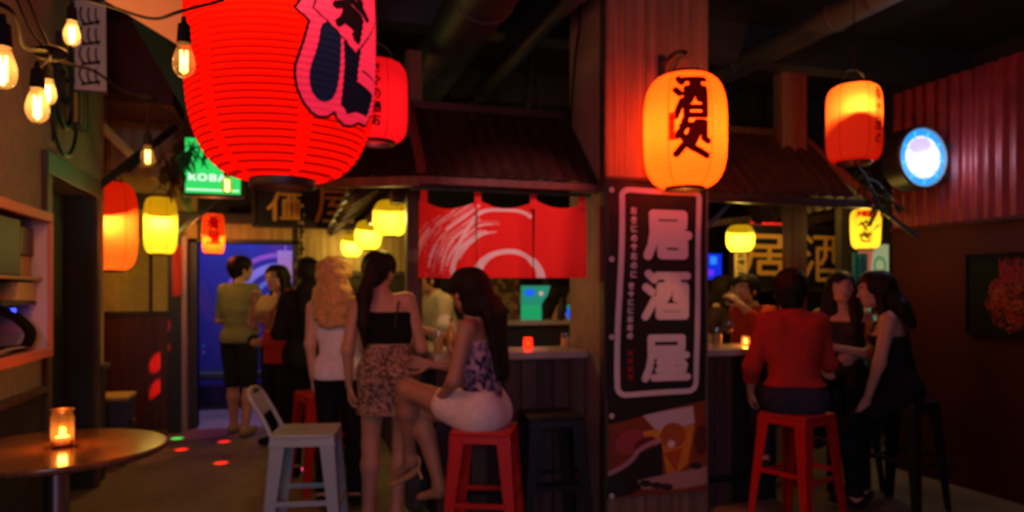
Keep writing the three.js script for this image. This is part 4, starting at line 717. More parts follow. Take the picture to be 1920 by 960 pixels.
{ // open wall cabinet with bottles, jars and cables
  const x1 = -1.09, x0 = XL, z0 = -3.86, z1 = -2.95, y0 = 1.09, y1 = 1.75, red = std([0.5, 0.13, 0.08], { roughness: 0.5 }), inner = std([0.5, 0.36, 0.38], { roughness: 0.7 });
  const t = thing('wall_cabinet', 'open shallow wall cabinet with reddish frame crammed with bottles and cables', 'cabinet');
  mesh('back_panel', bx(x0 + 0.001, x0 + 0.02, y0, y1, z0, z1), inner, t);
  mesh('side_panel', bx(x0 + 0.02, x1, y0, y1, z0, z0 + 0.02), inner, t);
  mesh('side_panel', bx(x0 + 0.02, x1, y0, y1, z1 - 0.02, z1), inner, t);
  mesh('top_panel', bx(x0 + 0.02, x1, y1 - 0.02, y1, z0 + 0.02, z1 - 0.02), inner, t);
  mesh('bottom_panel', bx(x0 + 0.02, x1, y0, y0 + 0.02, z0 + 0.02, z1 - 0.02), inner, t);
  mesh('frame', merge([rb(x1, x1 + 0.018, y1 - 0.04, y1 + 0.005, z0 - 0.005, z1 + 0.005), rb(x1, x1 + 0.018, y0 - 0.005, y0 + 0.04, z0 - 0.005, z1 + 0.005), rb(x1, x1 + 0.018, y0 + 0.04, y1 - 0.04, z0 - 0.005, z0 + 0.03), rb(x1, x1 + 0.018, y0 + 0.04, y1 - 0.04, z1 - 0.03, z1 + 0.005)]), red, t);
  const sh = [1.44];
  for (const y of sh) mesh('shelf', bx(x0 + 0.02, x1 - 0.02, y, y + 0.015, z0 + 0.02, z1 - 0.02), std([0.35, 0.25, 0.12], { roughness: 0.5 }), t);
  const box = (label, za, zb, ya, yb, xa, xb, c) => single('storage_tin', label, 'tin', rb(xa, xb, ya, yb, za, zb, 0.006), std(c, { roughness: 0.45 }), 'things in the wall cabinet');
  box('ochre tin on the shelf of the wall cabinet', -3.82, -3.64, 1.456, 1.55, -1.3, -1.15, [0.4, 0.26, 0.05]);
  box('tan carton under the shelf of the wall cabinet', -3.8, -3.6, 1.346, 1.43, -1.31, -1.13, [0.5, 0.36, 0.14]);
  box('black box on the shelf of the wall cabinet', -3.62, -3.3, 1.456, 1.7, -1.31, -1.13, [0.012, 0.01, 0.01]);
  box('dark red tin on top of the ochre tin in the wall cabinet', -3.82, -3.65, 1.551, 1.68, -1.31, -1.14, [0.05, 0.012, 0.016]);
  // the carton stands on a small riser of its own
  single('wire_riser', 'dark riser holding the tan carton in the wall cabinet', 'riser', merge([bx(-1.31, -1.13, 1.33, 1.345, -3.82, -3.4), bx(-1.31, -1.29, 1.111, 1.33, -3.82, -3.8), bx(-1.31, -1.29, 1.111, 1.33, -3.42, -3.4)]), M.black, 'things in the wall cabinet');
  const bottle = (label, z, y, h, r, c) => single('bottle', label, 'bottle', new THREE.LatheGeometry([[0.001, 0], [r, 0.003], [r, h * 0.55], [r * 0.4, h * 0.75], [r * 0.36, h * 0.97], [r * 0.42, h], [0.001, h]].map((p) => new THREE.Vector2(...p)), 18).translate(-1.2, y, z), std(c, { roughness: 0.2 }), 'things in the wall cabinet');
  bottle('pale bottle in the wall cabinet beside the black box', -3.22, 1.456, 0.24, 0.032, [0.5, 0.4, 0.3]);
  bottle('dark bottle at the foot of the wall cabinet', -3.3, 1.11, 0.22, 0.034, [0.03, 0.02, 0.06]);
  bottle('small grey bottle on the riser in the wall cabinet', -3.53, 1.346, 0.085, 0.024, [0.3, 0.28, 0.35]);
  for (let k = 0; k < 3; k++) single('power_cable', 'thick black cable looping down inside the wall cabinet', 'cable', tube([V(-1.2, 1.318, -3.5 - 0.035 * k), V(-1.15, 1.28, -3.58 - 0.035 * k), V(-1.12, 1.2, -3.68 - 0.03 * k), V(-1.13, 1.15, -3.66 - 0.03 * k), V(-1.17, 1.14, -3.5 - 0.03 * k), V(-1.22, 1.14, -3.3)], 0.015, 40), M.cable, 'cables in the wall cabinet');
  const lt = thing('indicator_lamp', 'tiny blue indicator lamp glowing inside the wall cabinet', 'lamp', [-1.16, 1.305, -3.62]);
  mesh('lens', new THREE.SphereGeometry(0.013, 12, 10), glow(0.1, 0.2, 5), lt);
  mesh('housing', cyl(0.012, 0.012, 0.014, 0, 0.011, 0), M.black, lt); lamp([0.08, 0.15, 1], 0.02, [0, 0, 0.001], lt, 0.5);
  single('folded_cloth', 'crumpled pale cloth on the floor of the wall cabinet', 'cloth', sheet((s, q) => V(lerp(-1.3, -1.12, s), 1.122 + 0.02 * noise(s * 5, q * 5) + 0.015 * Math.sin(s * 7), lerp(-3.7, -3.1, q)), 14, 20, 0.006), std([0.6, 0.5, 0.5], { roughness: 0.9 }), 'things in the wall cabinet');
}
{ // bin and chair in the alcove
  const p = onY(216, 850, 0).setX(-1.28), t = thing('tall_bin', 'dark blue tall bin with a brass edged lid in the alcove', 'bin', [-1.42, 0, -6.55]);
  mesh('body', prism8([[-0.14, 0, 0.14], [0.14, 0, 0.14], [0.14, 0, -0.14], [-0.14, 0, -0.14]], [[-0.16, 0.52, 0.16], [0.16, 0.52, 0.16], [0.16, 0.52, -0.16], [-0.16, 0.52, -0.16]]), std([0.02, 0.025, 0.05], { roughness: 0.5 }), t);
  mesh('lid', rb(-0.17, 0.17, 0.52, 0.56, -0.17, 0.17, 0.012), std([0.3, 0.2, 0.06], { roughness: 0.5 }), t);
  mesh('handle', rb(0.16, 0.19, 0.3, 0.36, -0.04, 0.04, 0.01), M.midWood, t);
}
// ---------------------------------------------------------------- things on the counters
candleJar('red glass candle cup on the counter under the split curtain', [onZ(990, 640, -4.42).x, CT, -4.42], 0.03, 0.075, true, 0.06);
candleJar('small glass candle burning on the counter by the red-shirted drinker', [onZ(1398, 640, -4.25).x, CT, -4.25], 0.03, 0.065, false, 0.16);
{
  const bottle = (label, x, z, h, r, m, y = CT) => { const t = thing('bottle', label, 'bottle', [x, y, z]); mesh('glass', new THREE.LatheGeometry([[0.001, 0], [r, 0.003], [r, h * 0.55], [r * 0.4, h * 0.75], [r * 0.36, h * 0.97], [0.001, h * 0.97]].map((p) => new THREE.Vector2(...p)), 20), m, t); mesh('cap', cyl(r * 0.42, r * 0.42, h * 0.05, 0, h * 0.96, 0, 14), M.black, t); };
  bottle('amber beer bottle on the counter beside the bartender', onZ(846, 640, -4.4).x, -4.4, 0.2, 0.03, std([0.45, 0.22, 0.04], { roughness: 0.15 }));
  bottle('dark bottle on the back shelf under the green television', onZ(1052, 600, -6.1).x, -6.1, 0.2, 0.034, M.black, 1.14);
  const glassOf = (label, x, z, h, r, y = CT) => { const t = thing('drinking_glass', label, 'glass', [x, y, z]); mesh('vessel', new THREE.LatheGeometry([[0.001, 0], [r * 0.8, 0], [r, h], [r * 0.94, h], [r * 0.76, 0.008], [0.001, 0.008]].map((p) => new THREE.Vector2(...p)), 24), M.glass, t); mesh('drink', cyl(r * 0.74, r * 0.86, h * 0.6, 0, 0.009, 0), std([0.5, 0.3, 0.1], { roughness: 0.1 }), t); };
  glassOf('clear beer glass on the counter beside the amber bottle', onZ(822, 640, -4.36).x, -4.36, 0.13, 0.033);
  glassOf('tall glass on the counter near the edge of the pillar', onZ(1345, 640, -4.25).x, -4.25, 0.13, 0.035);
  glassOf('stemless glass at the end of the counter behind the split curtain', onZ(1060, 640, -4.4).x, -4.4, 0.1, 0.035);
  const t = thing('wine_glass', 'wine glass standing between the pillar and the small candle', 'glass', [onZ(1366, 640, -4.3).x, CT, -4.3]);
  mesh('bowl', new THREE.LatheGeometry([[0.003, 0.085], [0.026, 0.1], [0.038, 0.13], [0.034, 0.175], [0.032, 0.175], [0.036, 0.13], [0.024, 0.103], [0.001, 0.09]].map((p) => new THREE.Vector2(...p)), 24), M.glass, t);
  mesh('stem', cyl(0.003, 0.003, 0.08, 0, 0.005, 0, 10), M.glass, t); mesh('foot', cyl(0.032, 0.03, 0.005, 0, 0, 0, 24), M.glass, t);
  for (const [u, z, lab] of [[870, -4.4, 'folded menu card on the counter behind the seated drinker'], [1005, -4.36, 'flat menu card on the counter beside the red candle cup']]) single('menu_card', lab, 'menu', rb(onZ(u, 640, z).x - 0.07, onZ(u, 640, z).x + 0.07, CT, CT + 0.004, z - 0.05, z + 0.05, 0.001), std([0.5, 0.42, 0.34]));
}
// unseen pendant lamps behind the curtain and roofs, placed to light the bar inside
for (const [x, y, z, I, label] of [[1.35, 2.0, -5.2, 0.8, 'unseen warm pendant lamp behind the split curtain, lighting the bar inside'], [4.5, 2.3, -5.5, 0.8, 'unseen warm pendant lamp in the far side of the bar, lighting the gold sign']]) {
  const t = thing('unseen_pendant_lamp', label, 'lamp', [x, y, z]);
  mesh('lamp_shade', new THREE.LatheGeometry([[0.03, 0.09], [0.1, 0.0], [0.097, 0.0], [0.027, 0.088]].map((p) => new THREE.Vector2(...p)), 24), M.blackMetal, t);
  mesh('bulb', new THREE.SphereGeometry(0.03, 16, 12).translate(0, 0.02, 0), glow(4, 2, 0.4), t);
  mesh('cord', cyl(0.004, 0.004, HC - y - 0.09, 0, 0.09, 0, 6), M.cable, t);
  lamp([1, 0.55, 0.14], I, [0, 0.015, 0.001], t, 1.4);
}
// ---------------------------------------------------------------- unseen lamps, placed for the light they cast into view
{ // party lamp, out of view, placed to throw coloured dots on floor and wainscot
  const o = V(-0.5, 3.3, -6.3), t = thing('unseen_party_lamp', 'unseen small party lamp under the ceiling throwing coloured dots', 'lamp', o);
  mesh('ball', new THREE.SphereGeometry(0.09, 20, 14), M.black, t);
  mesh('stem', cyl(0.012, 0.012, HC - 3.3 - 0.08, 0, 0.08, 0, 8), M.black, t);
  const dots = [[420, 828, 'f', 'r'], [414, 868, 'f', 'r'], [340, 843, 'f', 'r'], [332, 822, 'f', 'g'], [293, 680, 'w', 'r'], [293, 731, 'w', 'r'], [1590, 884, 'f', 'g'], [1520, 920, 'f', 'g'], [565, 880, 'f', 'm']];
  for (const [u, v, s, c] of dots) {
    const q = s === 'f' ? onY(u, v, 0) : onZ(u, v, ZF + 0.02), d = q.clone().sub(o).normalize(), L = q.distanceTo(o);
    const rgb = c === 'r' ? [1, 0.02, 0.01] : c === 'g' ? [0.02, 1, 0.1] : [1, 0.05, 0.3], e = d.clone().multiplyScalar(0.1);
    const lens = new THREE.SphereGeometry(0.012, 10, 8); lens.translate(e.x * 0.92, e.y * 0.92, e.z * 0.92); mesh('lens', lens, glow(...rgb.map((x) => 2 * x)), t);
    const l = new THREE.SpotLight(lin(...rgb), 4 * L * L * (s === 'w' ? 9 : 8), 0, 0.07 / L, 0.5, 2); l.position.copy(e.clone().multiplyScalar(1.12)); l.target.position.copy(d.clone().multiplyScalar(2)); t.add(l, l.target); l.castShadow = true; l.shadow.radius = 0.2;
  }
}
function panelLamp(label, pos, w, h, look, color, I, e) {
  const t = thing('unseen_light_panel', label, 'lamp', pos); t.lookAt(look);
  mesh('housing', rb(-w / 2 - 0.02, w / 2 + 0.02, -h / 2 - 0.02, h / 2 + 0.02, -0.06, -0.004, 0.006), M.black, t);
  mesh('lit_face', bx(-w / 2, w / 2, -h / 2, h / 2, -0.006, 0), glow(...color.map((x) => x * e), [0.1, 0.1, 0.1]), t);
  mesh('suspension', cyl(0.008, 0.008, 0.3, 0, h / 2 + 0.02, -0.03, 8), M.black, t);
  const l = new THREE.RectAreaLight(lin(...color), I, w, h); l.position.set(0, 0, 0.012); l.rotation.y = Math.PI; t.add(l);
}
panelLamp('unseen pale violet light panel behind the onlooker, lighting the room from the front', V(-0.3, 1.85, 2.12), 1.4, 0.6, V(0.9, 1.2, -4), [0.55, 0.58, 0.95], 14, 0.9);  // out of view, placed to cast cool light on people, curtain and banner
lantern('unseen red paper lantern above the view, lighting the people red', { ...RED, light: [1, 0.055, 0.03], pos: V(0.9, 2.75, -0.6), R: 0.2, H: 0.46, I: 1.8, end: 0.5, ribs: 14, top: HC });  // out of view overhead, placed to cast red light on the people

{ // spot lamp, out of view under the ceiling, placed to brighten the split curtain
  const o = V(1.35, 3.4, -1.75), q = V(1.28, 1.78, -4.15), t = thing('unseen_spot_lamp', 'unseen black spot lamp under the ceiling aimed at the split curtain', 'lamp', o), d = q.clone().sub(o).normalize();
  const can = new THREE.CylinderGeometry(0.05, 0.05, 0.16, 20, 1, true); can.rotateX(Math.PI / 2); can.applyMatrix4(new THREE.Matrix4().lookAt(V(0, 0, 0), d, V(0, 1, 0))); mesh('housing', can, M.blackMetal, t);
  mesh('stem', cyl(0.01, 0.01, HC - 3.4 - 0.04, 0, 0.04, 0, 8), M.black, t);
  const e = d.clone().multiplyScalar(0.05); mesh('lens', new THREE.SphereGeometry(0.03, 14, 10).translate(e.x, e.y, e.z), glow(3, 1.6, 1.5), t);
  const l = new THREE.SpotLight(lin(1, 0.48, 0.46), 15, 0, 0.21, 0.6, 2); l.position.copy(d.clone().multiplyScalar(0.1)); l.target.position.copy(d.clone().multiplyScalar(3)); l.castShadow = true; l.shadow.radius = 1.5; t.add(l, l.target);
}

// ---------------------------------------------------------------- stools
function makeStool(label, seatY, mat, back, group) {
  const t = thing('bar_stool', label, 'stool', [0, 0, 0], 0, group), a = 0.15, b = 0.205;
  mesh('seat', (() => {
    const s = new THREE.Shape(), r = 0.035, q = a + 0.004; s.moveTo(-q + r, -q); s.lineTo(q - r, -q); s.quadraticCurveTo(q, -q, q, -q + r); s.lineTo(q, q - r); s.quadraticCurveTo(q, q, q - r, q); s.lineTo(-q + r, q); s.quadraticCurveTo(-q, q, -q, q - r); s.lineTo(-q, -q + r); s.quadraticCurveTo(-q, -q, -q + r, -q);
    const h = new THREE.Path(); h.absellipse(0, 0, 0.028, 0.012, 0, Math.PI * 2, true); s.holes.push(h);
    const g = new THREE.ExtrudeGeometry(s, { depth: 0.012, bevelEnabled: true, bevelSize: 0.006, bevelThickness: 0.006, bevelSegments: 2, curveSegments: 6 }); g.rotateX(-Math.PI / 2); g.translate(0, seatY - 0.018, 0); return g;
  })(), mat, t);
  for (const s of [-1, 1]) { // apron on each side
    mesh('apron', prism8([[-a - 0.01, seatY - 0.06, s * (a + 0.006)], [a + 0.01, seatY - 0.06, s * (a + 0.006)], [a + 0.01, seatY - 0.06, s * (a + 0.006) - 0.006], [-a - 0.01, seatY - 0.06, s * (a + 0.006) - 0.006]], [[-a, seatY - 0.01, s * a], [a, seatY - 0.01, s * a], [a, seatY - 0.01, s * a - 0.006], [-a, seatY - 0.01, s * a - 0.006]]), mat, t);
    mesh('apron', prism8([[s * (a + 0.006) - 0.006, seatY - 0.06, a + 0.01], [s * (a + 0.006), seatY - 0.06, a + 0.01], [s * (a + 0.006), seatY - 0.06, -a - 0.01], [s * (a + 0.006) - 0.006, seatY - 0.06, -a - 0.01]], [[s * a - 0.006, seatY - 0.01, a], [s * a, seatY - 0.01, a], [s * a, seatY - 0.01, -a], [s * a - 0.006, seatY - 0.01, -a]]), mat, t);
  }
  for (const [sx, sz] of [[-1, 1], [1, 1], [1, -1], [-1, -1]]) { // folded sheet legs: two flanges meeting at the outer corner
    const fl = (dx, dz) => { const T = [], B = []; const w0 = 0.075, w1 = 0.04, th = 0.004; const mk = (arr, c, w, y) => { const p = [[c * sx, y, c * sz], [(c - (dx ? w : th)) * sx, y, c * sz], [(c - (dx ? w : th)) * sx, y, (c - (dz ? w : th)) * sz], [c * sx, y, (c - (dz ? w : th)) * sz]]; if (sx * sz < 0) p.reverse(); arr.push(...p.reverse()); }; mk(T, a + 0.004, w0, seatY - 0.012); mk(B, b, w1, 0.0); return prism8(B, T); };
    mesh('leg', merge([fl(1, 0), fl(0, 1)]), mat, t);
  }
  const c = lerp(b, a, 0.3 / seatY) - 0.006, cy = 0.3;
  for (const s of [-1, 1]) { mesh('stretcher', bx(-c, c, cy, cy + 0.025, s * c - 0.004, s * c + 0.004), mat, t); mesh('stretcher', bx(s * c - 0.004, s * c + 0.004, cy + 0.03, cy + 0.055, -c, c), mat, t); }
  if (back) { const y = seatY - 0.01; mesh('back_frame', tube([V(-a + 0.01, y, -a), V(-a + 0.02, y + 0.1, -a - 0.05), V(-a + 0.03, y + 0.2, -a - 0.11), V(0, y + 0.225, -a - 0.125), V(a - 0.03, y + 0.2, -a - 0.11), V(a - 0.02, y + 0.1, -a - 0.05), V(a - 0.01, y, -a)], 0.012, 48), mat, t); mesh('back_slat', sheet((s, q) => V(lerp(-a + 0.035, a - 0.035, s), y + 0.1 + 0.1 * q, -a - 0.052 - 0.055 * q), 6, 4, 0.004), mat, t); }
  return t;
}
const S1 = 0.68;
const placeAt = (o, u, D, turn) => { const p = at(u, 550, D); o.position.set(p.x, 0, p.z); o.rotation.y = turn; return o; };
const redStool = placeAt(makeStool('red metal bar stool under the drinker in white shorts', S1, M.redPaint, false), 909, 3.78, -YAW - 0.12);
const redStool2 = dup(redStool, [0, 0, 0], 0, 'red metal bar stool under the red-shirted drinker'); placeAt(redStool2, 1494, 4.25, -YAW + 0.62);
placeAt(dup(redStool, [0, 0, 0], 0, 'red metal bar stool half hidden behind the white camisole'), 606, 5.12, 0.3);
placeAt(makeStool('grey metal bar stool with a low back standing empty', S1, M.greyPaint, true), 576, 3.72, Math.PI / 2 + 0.12 - YAW);
const blackStool = placeAt(makeStool('black metal bar stool standing empty against the planked counter', S1 + 0.02, M.blackMetal, false), 1032, 4.12, -0.1);
const stoolFor = (label, u, D, turn) => placeAt(dup(blackStool, [0, 0, 0], 0, label), u, D, turn);
stoolFor('black metal bar stool under the person in the black sleeveless dress', 1692, 4.62, 0.3);
stoolFor('black metal bar stool under the person facing outward at the bar end', 1578, 5.2, -0.2);
stoolFor('black metal bar stool hidden under the leaning drinker in red behind the counter', 1425, 6.0, 0);
stoolFor('black metal bar stool under the drinker deep in the far side of the bar', 1332, 6.75, 0);
stoolFor('black metal bar stool under the drinker before the green television', 1038, 6.95, 0);

// ---------------------------------------------------------------- people: smooth distance fields meshed by surface nets
function nets(field, lo, hi, cell) {
  const n = [0, 1, 2].map((k) => Math.ceil((hi[k] - lo[k]) / cell) + 2), [nx, ny, nz] = n, A = new Float32Array(nx * ny * nz), id = new Int32Array(nx * ny * nz).fill(-1), pos = [], idx = [];
  let o = 0; for (let k = 0; k < nz; k++) for (let j = 0; j < ny; j++) for (let i = 0; i < nx; i++) A[o++] = field(lo[0] + (i - 0.5) * cell, lo[1] + (j - 0.5) * cell, lo[2] + (k - 0.5) * cell);
  const sx = 1, sy = nx, sz = nx * ny, E = [[0, sx], [0, sy], [0, sz], [sx, sx + sy], [sx, sx + sz], [sy, sx + sy], [sy, sy + sz], [sz, sx + sz], [sz, sy + sz], [sx + sy, sx + sy + sz], [sx + sz, sx + sy + sz], [sy + sz, sx + sy + sz]];
  const C = (q) => [q === sx || q === sx + sy || q === sx + sz || q === sx + sy + sz ? 1 : 0, q === sy || q === sx + sy || q === sy + sz || q === sx + sy + sz ? 1 : 0, q >= sz ? 1 : 0];
  const EC = E.map(([a, b]) => [C(a), C(b)]);
  for (let k = 0; k < nz - 1; k++) for (let j = 0; j < ny - 1; j++) for (let i = 0; i < nx - 1; i++) {
    const b = i + j * sy + k * sz; let c = 0, x = 0, y = 0, z = 0; const s0 = A[b] < 0;
    if (s0 === A[b + sx] < 0 && s0 === A[b + sy] < 0 && s0 === A[b + sz] < 0 && s0 === A[b + sx + sy] < 0 && s0 === A[b + sx + sz] < 0 && s0 === A[b + sy + sz] < 0 && s0 === A[b + sx + sy + sz] < 0) continue;
    for (let e = 0; e < 12; e++) { const f0 = A[b + E[e][0]], f1 = A[b + E[e][1]]; if (f0 < 0 === f1 < 0) continue; const t = f0 / (f0 - f1), p = EC[e][0], q = EC[e][1]; x += p[0] + (q[0] - p[0]) * t; y += p[1] + (q[1] - p[1]) * t; z += p[2] + (q[2] - p[2]) * t; c++; }
    id[b] = pos.length / 3; pos.push(lo[0] + (i - 0.5 + x / c) * cell, lo[1] + (j - 0.5 + y / c) * cell, lo[2] + (k - 0.5 + z / c) * cell);
  }
  const quad = (a, b, c, d, flip) => { if (a < 0 || b < 0 || c < 0 || d < 0) return; flip ? idx.push(a, c, b, a, d, c) : idx.push(a, b, c, a, c, d); };
  for (let k = 1; k < nz - 1; k++) for (let j = 1; j < ny - 1; j++) for (let i = 1; i < nx - 1; i++) {
    const b = i + j * sy + k * sz, s = A[b] < 0;
    if (s !== A[b + sx] < 0) quad(id[b - sy - sz], id[b - sz], id[b], id[b - sy], !s);
    if (s !== A[b + sy] < 0) quad(id[b - sx - sz], id[b - sx], id[b], id[b - sz], !s);
    if (s !== A[b + sz] < 0) quad(id[b - sx - sy], id[b - sy], id[b], id[b - sx], !s);
  }
  const g = new THREE.BufferGeometry(); g.setAttribute('position', new THREE.Float32BufferAttribute(pos, 3)); g.setIndex(idx); g.computeVertexNormals(); return g;
}
// bones: [a, b, ra, rb, flatAxis?, flatness?]
function field(bones, k) {
  const n = bones.length, q = new Float64Array(n * 13);
  bones.forEach(([a, b, r0, r1, f, m], i) => { const d = [b[0] - a[0], b[1] - a[1], b[2] - a[2]], l = d[0] ** 2 + d[1] ** 2 + d[2] ** 2; q.set([...a, ...d, l > 1e-9 ? 1 / l : 0, r0, r1 - r0, ...(f ?? [0, 0, 0]), f ? m - 1 : 0], i * 13); });
  return (x, y, z) => {
    let d = 9;
    for (let i = 0, o = 0; i < n; i++, o += 13) {
      let px = x - q[o], py = y - q[o + 1], pz = z - q[o + 2]; const h = Math.min(1, Math.max(0, (px * q[o + 3] + py * q[o + 4] + pz * q[o + 5]) * q[o + 6]));
      px -= q[o + 3] * h; py -= q[o + 4] * h; pz -= q[o + 5] * h;
      if (q[o + 12]) { const w = (px * q[o + 9] + py * q[o + 10] + pz * q[o + 11]) * q[o + 12]; px += w * q[o + 9]; py += w * q[o + 10]; pz += w * q[o + 11]; }
      const e = Math.sqrt(px * px + py * py + pz * pz) - q[o + 7] - q[o + 8] * h, s = k - Math.abs(d - e);
      d = Math.min(d, e); if (s > 0) d -= s * s / (4 * k);
    }
    return d;
  };
}
function bounds(bones, pad = 0.03) { const lo = [9, 9, 9], hi = [-9, -9, -9]; for (const [a, b, r0, r1] of bones) for (const [p, r] of [[a, r0], [b, r1]]) for (let k = 0; k < 3; k++) { lo[k] = Math.min(lo[k], p[k] - r - pad); hi[k] = Math.max(hi[k], p[k] + r + pad); } return [lo, hi]; }
const paint = (g, fn) => { const p = g.attributes.position, c = new Float32Array(p.count * 3); for (let i = 0; i < p.count; i++) c.set(fn(p.getX(i), p.getY(i), p.getZ(i)), 3 * i); g.setAttribute('color', new THREE.BufferAttribute(c, 3)); return g; };
const add = (a, b, k = 1) => [a[0] + k * b[0], a[1] + k * b[1], a[2] + k * b[2]], mixp = (a, b, t) => [lerp(a[0], b[0], t), lerp(a[1], b[1], t), lerp(a[2], b[2], t)];
const skinMat = new THREE.MeshStandardMaterial({ vertexColors: true, roughness: 0.55 });
const clothMat = new THREE.MeshPhysicalMaterial({ vertexColors: true, roughness: 0.9, specularIntensity: 0.2 });
const hairMat = new THREE.MeshPhysicalMaterial({ vertexColors: true, roughness: 0.55, specularIntensity: 0.2 });
const SKIN = { fair: [0.62, 0.36, 0.25], tan: [0.48, 0.25, 0.16], brown: [0.36, 0.18, 0.11] };

function joints(s, seat) {   // faces +z; seat: height of the seat or undefined
  const J = { pelvis: [0, 0.93, 0], waist: [0, 1.07, 0.005], chest: [0, 1.26, 0], neck: [0, 1.405, -0.015], head: [0, 1.56, 0.02] };
  for (const [n, k] of [['L', 1], ['R', -1]]) Object.assign(J, { ['sh' + n]: [0.16 * k, 1.36, -0.01], ['el' + n]: [0.215 * k, 1.09, -0.03], ['wr' + n]: [0.225 * k, 0.865, 0.04], ['hip' + n]: [0.085 * k, 0.9, 0], ['kn' + n]: [0.095 * k, 0.48, 0.02], ['an' + n]: [0.095 * k, 0.085, -0.02] });
  for (const n in J) J[n] = J[n].map((v) => v * s);
  if (seat !== undefined) {
    const dy = seat + 0.1 * s - J.pelvis[1];
    for (const n in J) if (!/^(kn|an)/.test(n)) J[n] = add(J[n], [0, dy, 0]);
    for (const [n, k] of [['L', 1], ['R', -1]]) { J['kn' + n] = [0.13 * k * s, seat + 0.05, 0.42 * s]; J['an' + n] = [0.12 * k * s, seat - 0.34 * s, 0.36 * s]; }
  }
  return J;
}
function lean(J, deg, side = 0) {   // bend the upper body forward about the pelvis
  const a = deg * Math.PI / 180, b = side * Math.PI / 180, c = J.pelvis;
  for (const n of ['waist', 'chest', 'neck', 'head', 'shL', 'shR', 'elL', 'elR', 'wrL', 'wrR']) {
    let p = add(J[n], c, -1); const f = n === 'waist' ? 0.5 : 1;
    p = [p[0], p[1] * Math.cos(a * f) - p[2] * Math.sin(a * f), p[1] * Math.sin(a * f) + p[2] * Math.cos(a * f)];
    p = [p[0] * Math.cos(b * f) + p[1] * Math.sin(b * f), -p[0] * Math.sin(b * f) + p[1] * Math.cos(b * f), p[2]]; J[n] = add(p, c);
  }
  return J;
}
function torso(J, s, g, male) {
  const w = male ? 1.12 : 1, hipW = male ? 0.92 : 1, row = (c, x, r, m = 1.0) => [[c[0] - x * s, c[1], c[2]], [c[0] + x * s, c[1], c[2]], r * s + g, r * s + g, [0, 0, 1], m];
  const ribs = mixp(J.waist, J.chest, 0.6), up = mixp(J.chest, J.neck, 0.25);
  return [row(J.pelvis, 0.072 * hipW, 0.105, 1.05), row(add(J.pelvis, [0, -0.04 * s, -0.03 * s]), 0.07 * hipW, 0.09), row(J.waist, 0.045 * w, 0.088 * (male ? 1.12 : 1), 1.1), row(ribs, 0.055 * w, 0.095 * (male ? 1.08 : 1), 1.1), row(up, 0.08 * w, 0.088, 1.1), [J.pelvis, J.chest, 0.085 * s + g, 0.085 * s + g],
    ...(male ? [] : [[add(J.chest, [0.06 * s, -0.015 * s, 0.07 * s]), add(J.chest, [0.06 * s, -0.015 * s, 0.07 * s]), 0.05 * s + g, 0.05 * s + g], [add(J.chest, [-0.06 * s, -0.015 * s, 0.07 * s]), add(J.chest, [-0.06 * s, -0.015 * s, 0.07 * s]), 0.05 * s + g, 0.05 * s + g]])];
}
const shoulders = (J, s, g, male) => [[add(J.shL, [-0.03 * s, 0, 0]), add(J.shR, [0.03 * s, 0, 0]), (male ? 0.058 : 0.048) * s + g, (male ? 0.058 : 0.048) * s + g], [mixp(J.chest, J.neck, 0.7), J.neck, 0.062 * s + g, 0.05 * s + g]];
const arm = (J, s, n, g, to = 2, male) => { const k = male ? 1.18 : 1, B = []; B.push([J['sh' + n], to < 1 ? mixp(J['sh' + n], J['el' + n], to) : J['el' + n], 0.047 * s * k + g, lerp(0.047, 0.036, Math.min(1, to)) * s * k + g]); if (to > 1) B.push([J['el' + n], mixp(J['el' + n], J['wr' + n], to - 1), 0.037 * s * k + g, lerp(0.037, 0.024, to - 1) * s * k + g]); return B; };
const leg = (J, s, n, g, to = 2) => { const B = [], h = J['hip' + n], k = J['kn' + n], a = J['an' + n]; B.push([h, to < 1 ? mixp(h, k, to) : k, 0.088 * s + g, lerp(0.088, 0.054, Math.min(1, to)) * s + g]); if (to > 1) { const m = mixp(k, a, Math.min(0.32, to - 1)); B.push([k, m, 0.053 * s + g, 0.055 * s + g]); if (to > 1.32) B.push([m, mixp(k, a, to - 1), 0.055 * s + g, lerp(0.055, 0.034, (to - 1.32) / 0.68) * s + g]); } return B; };
const unit = (v) => { const l = Math.hypot(...v) || 1; return v.map((x) => x / l); }, cross = (a, b) => [a[1] * b[2] - a[2] * b[1], a[2] * b[0] - a[0] * b[2], a[0] * b[1] - a[1] * b[0]];
